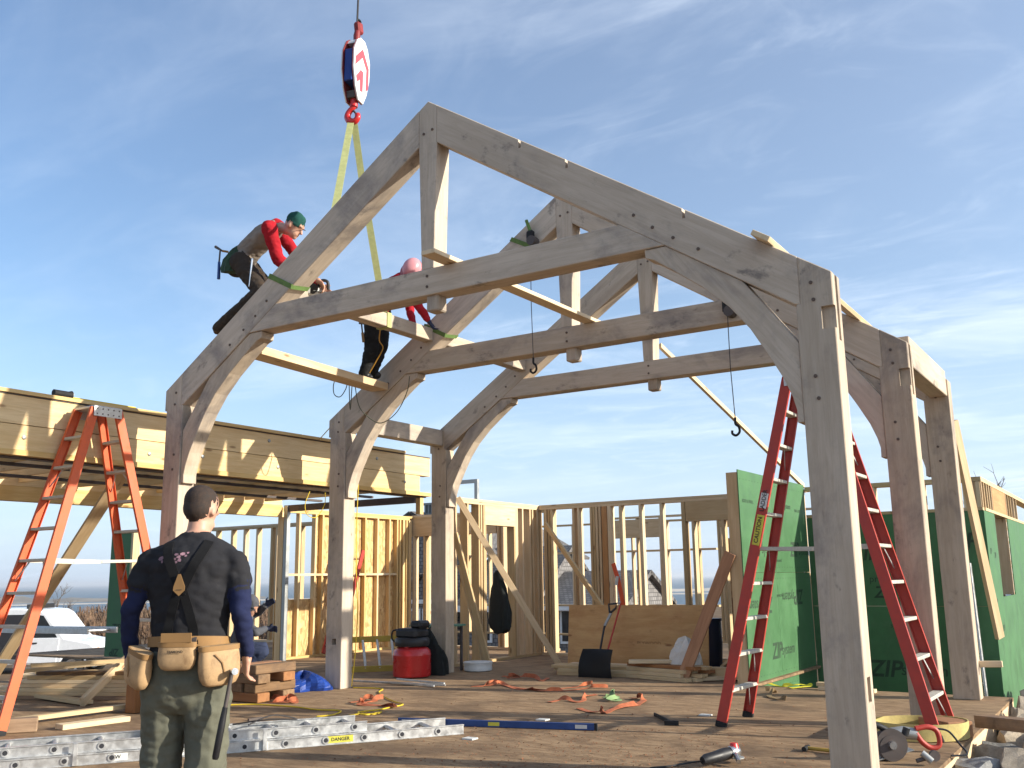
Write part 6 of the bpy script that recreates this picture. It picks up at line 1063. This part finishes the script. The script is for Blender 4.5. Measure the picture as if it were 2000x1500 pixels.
hx = Fig(); hcz = hc+u_*0.045; bm = bmesh.new(); rg = []
for i in range(8): q = i/7*math.pi/2; rg.append([bm.verts.new(hcz+u_*(0.108*math.sin(q))+(r_*(0.108*math.cos(2*math.pi*k/24))+f_*(0.132*math.sin(2*math.pi*k/24)))*max(0.02, math.cos(q)**0.8)) for k in range(24)])
for A, B in zip(rg, rg[1:]):
    for k in range(24): bm.faces.new((A[k], A[(k+1) % 24], B[(k+1) % 24], B[k]))
bm.faces.new(rg[-1]); put('hard_hat', bm_mesh(bm, 'hat', True), M['pinkhat'], w2p)
br_ = bmesh.new(); vs = [[br_.verts.new(hcz+(r_*math.cos(a)*0.105+f_*math.sin(a)*0.13)*(sc_ if sc_ < 1.1 else 1.10+0.28*max(0, math.sin(a)))+u_*(0.004 if sc_ < 1.1 else -0.010)) for a in [2*math.pi*k/28 for k in range(29)]] for sc_ in (1.0, 1.30)]
for k in range(28): br_.faces.new((vs[0][k], vs[0][k+1], vs[1][k+1], vs[1][k]))
bmesh.ops.solidify(br_, geom=br_.faces[:], thickness=0.004); put('hat_brim', bm_mesh(br_, 'brim', True), M['pinkhat'], w2p)
tag(tube('rope', spline([J(743, 640, YY-0.22), J(741, 665, YY-0.20), J(748, 680, YY-0.18), J(735, 705, YY-0.17), J(722, 728, YY-0.16)], 5), 0.007, plain('amber_rope', (0.50, 0.25, 0.03), 0.8), None, 6), 'amber rope hanging along the trousers of the worker in the pink helmet', 'rope'); h4 = thing('hammer', J(708, 660, YY-0.2), 'hammer hanging at the hip of the worker in the pink helmet', 'hammer'); tube('shaft', [J(706, 632, YY-0.18), J(708, 650, YY-0.18)], 0.01, M['steel'], h4, 6); tube('grip', [J(708, 650, YY-0.18), J(710, 668, YY-0.18)], 0.016, M['leathd'], h4, 8); tube('head', [J(702, 631, YY-0.18), J(716, 632, YY-0.18)], 0.014, M['steel'], h4, 8)
# --- worker in the grey hoodie
Yh = 3.25; w3p = thing('person', (at(478, 1290, 'y', Yh).x, Yh, 0), 'worker in grey hoodie crouching by the studs, right of the man in suspenders', 'person'); K_ = Fig(); K = lambda u, v, y=Yh: at(u, v, 'y', y)
pel = K(465, 1272); ch = K(480, 1212); lat = Fd*0.9-rd2*0.3; lat = (lat-(ch-pel).normalized()*lat.dot((ch-pel).normalized())).normalized(); ax_ = (ch-pel).normalized(); dp = lat.cross(ax_)
K_.loft([(pel-ax_*0.05, lat*0.17, dp*0.13), (pel.lerp(ch, 0.4), lat*0.18, dp*0.14), (pel.lerp(ch, 0.8), lat*0.20, dp*0.13), (ch+ax_*0.02, lat*0.15, dp*0.10), (ch+ax_*0.08, lat*0.08, dp*0.08)], M['hoodie'])
shR, shL = ch-lat*0.17, ch+lat*0.17; K_.chain([shR, K(500, 1235, Yh-0.15), K(520, 1228, Yh+0.05)], [0.075, 0.06, 0.045], M['hoodie']); K_.hand(K(522, 1228, Yh+0.05), rd2, ud, M['glove'], 1.1, 0.5); K_.chain([shL, K(504, 1196, Yh+0.2), K(517, 1184, Yh+0.1)], [0.07, 0.058, 0.045], M['hoodie']); K_.hand(K(519, 1182, Yh+0.1), rd2*0.8+ud*0.5, ud, M['glove'], 1.1, 0.5)
hc = K(491, 1184); r_, u_, f_ = K_.head(hc, rd2*0.75-ud*0.45-Fd*0.3, ud+rd2*0.2, sk_, 1.0); K_.ell(hc+u_*0.025-f_*0.03, (0.105, 0.125, 0.13), M['hoodie'], r_, u_); K_.cap(ch, hc-u_*0.05-f_*0.03, 0.08, 0.085, M['hoodie'])
for s_ in (-1, 1):
    h_ = pel+lat*0.10*s_; k_ = h_+rd2*0.34+V((0, 0, 0.02)); a_ = k_-rd2*0.22; a_.z = 0.10; K_.chain([h_, k_, a_], [0.11, 0.085, 0.065], M['jean']); K_.cap(a_-V((0, 0, 0.05)), a_+rd2*0.13-V((0, 0, 0.055)), 0.045, 0.04, M['boot'])
K_.build('body', w3p, 0.010, 0.009, 3, HIDE)

# ------------------------------------------------------------------ sea haze
m = bpy.data.materials.new('sea_haze'); m.use_nodes = True; n = m.node_tree.nodes; l = m.node_tree.links; n.remove(n['Principled BSDF'])
pv = n.new('ShaderNodeVolumePrincipled'); pv.inputs['Color'].default_value = (0.90, 0.94, 1.0, 1); pv.inputs['Density'].default_value = 0.00022; pv.inputs['Anisotropy'].default_value = 0.2; l.new(pv.outputs[0], n['Material Output'].inputs['Volume'])
hzb = bmesh.new(); bmesh.ops.create_cube(hzb, size=1)
for v in hzb.verts: v.co = V((v.co.x*64000, v.co.y*64000, -19.3+(v.co.z+0.5)*41))
tag(put('haze', bm_mesh(hzb, 'haze'), m), 'pale sea haze over the water and the far shore', 'haze', None, 'stuff')
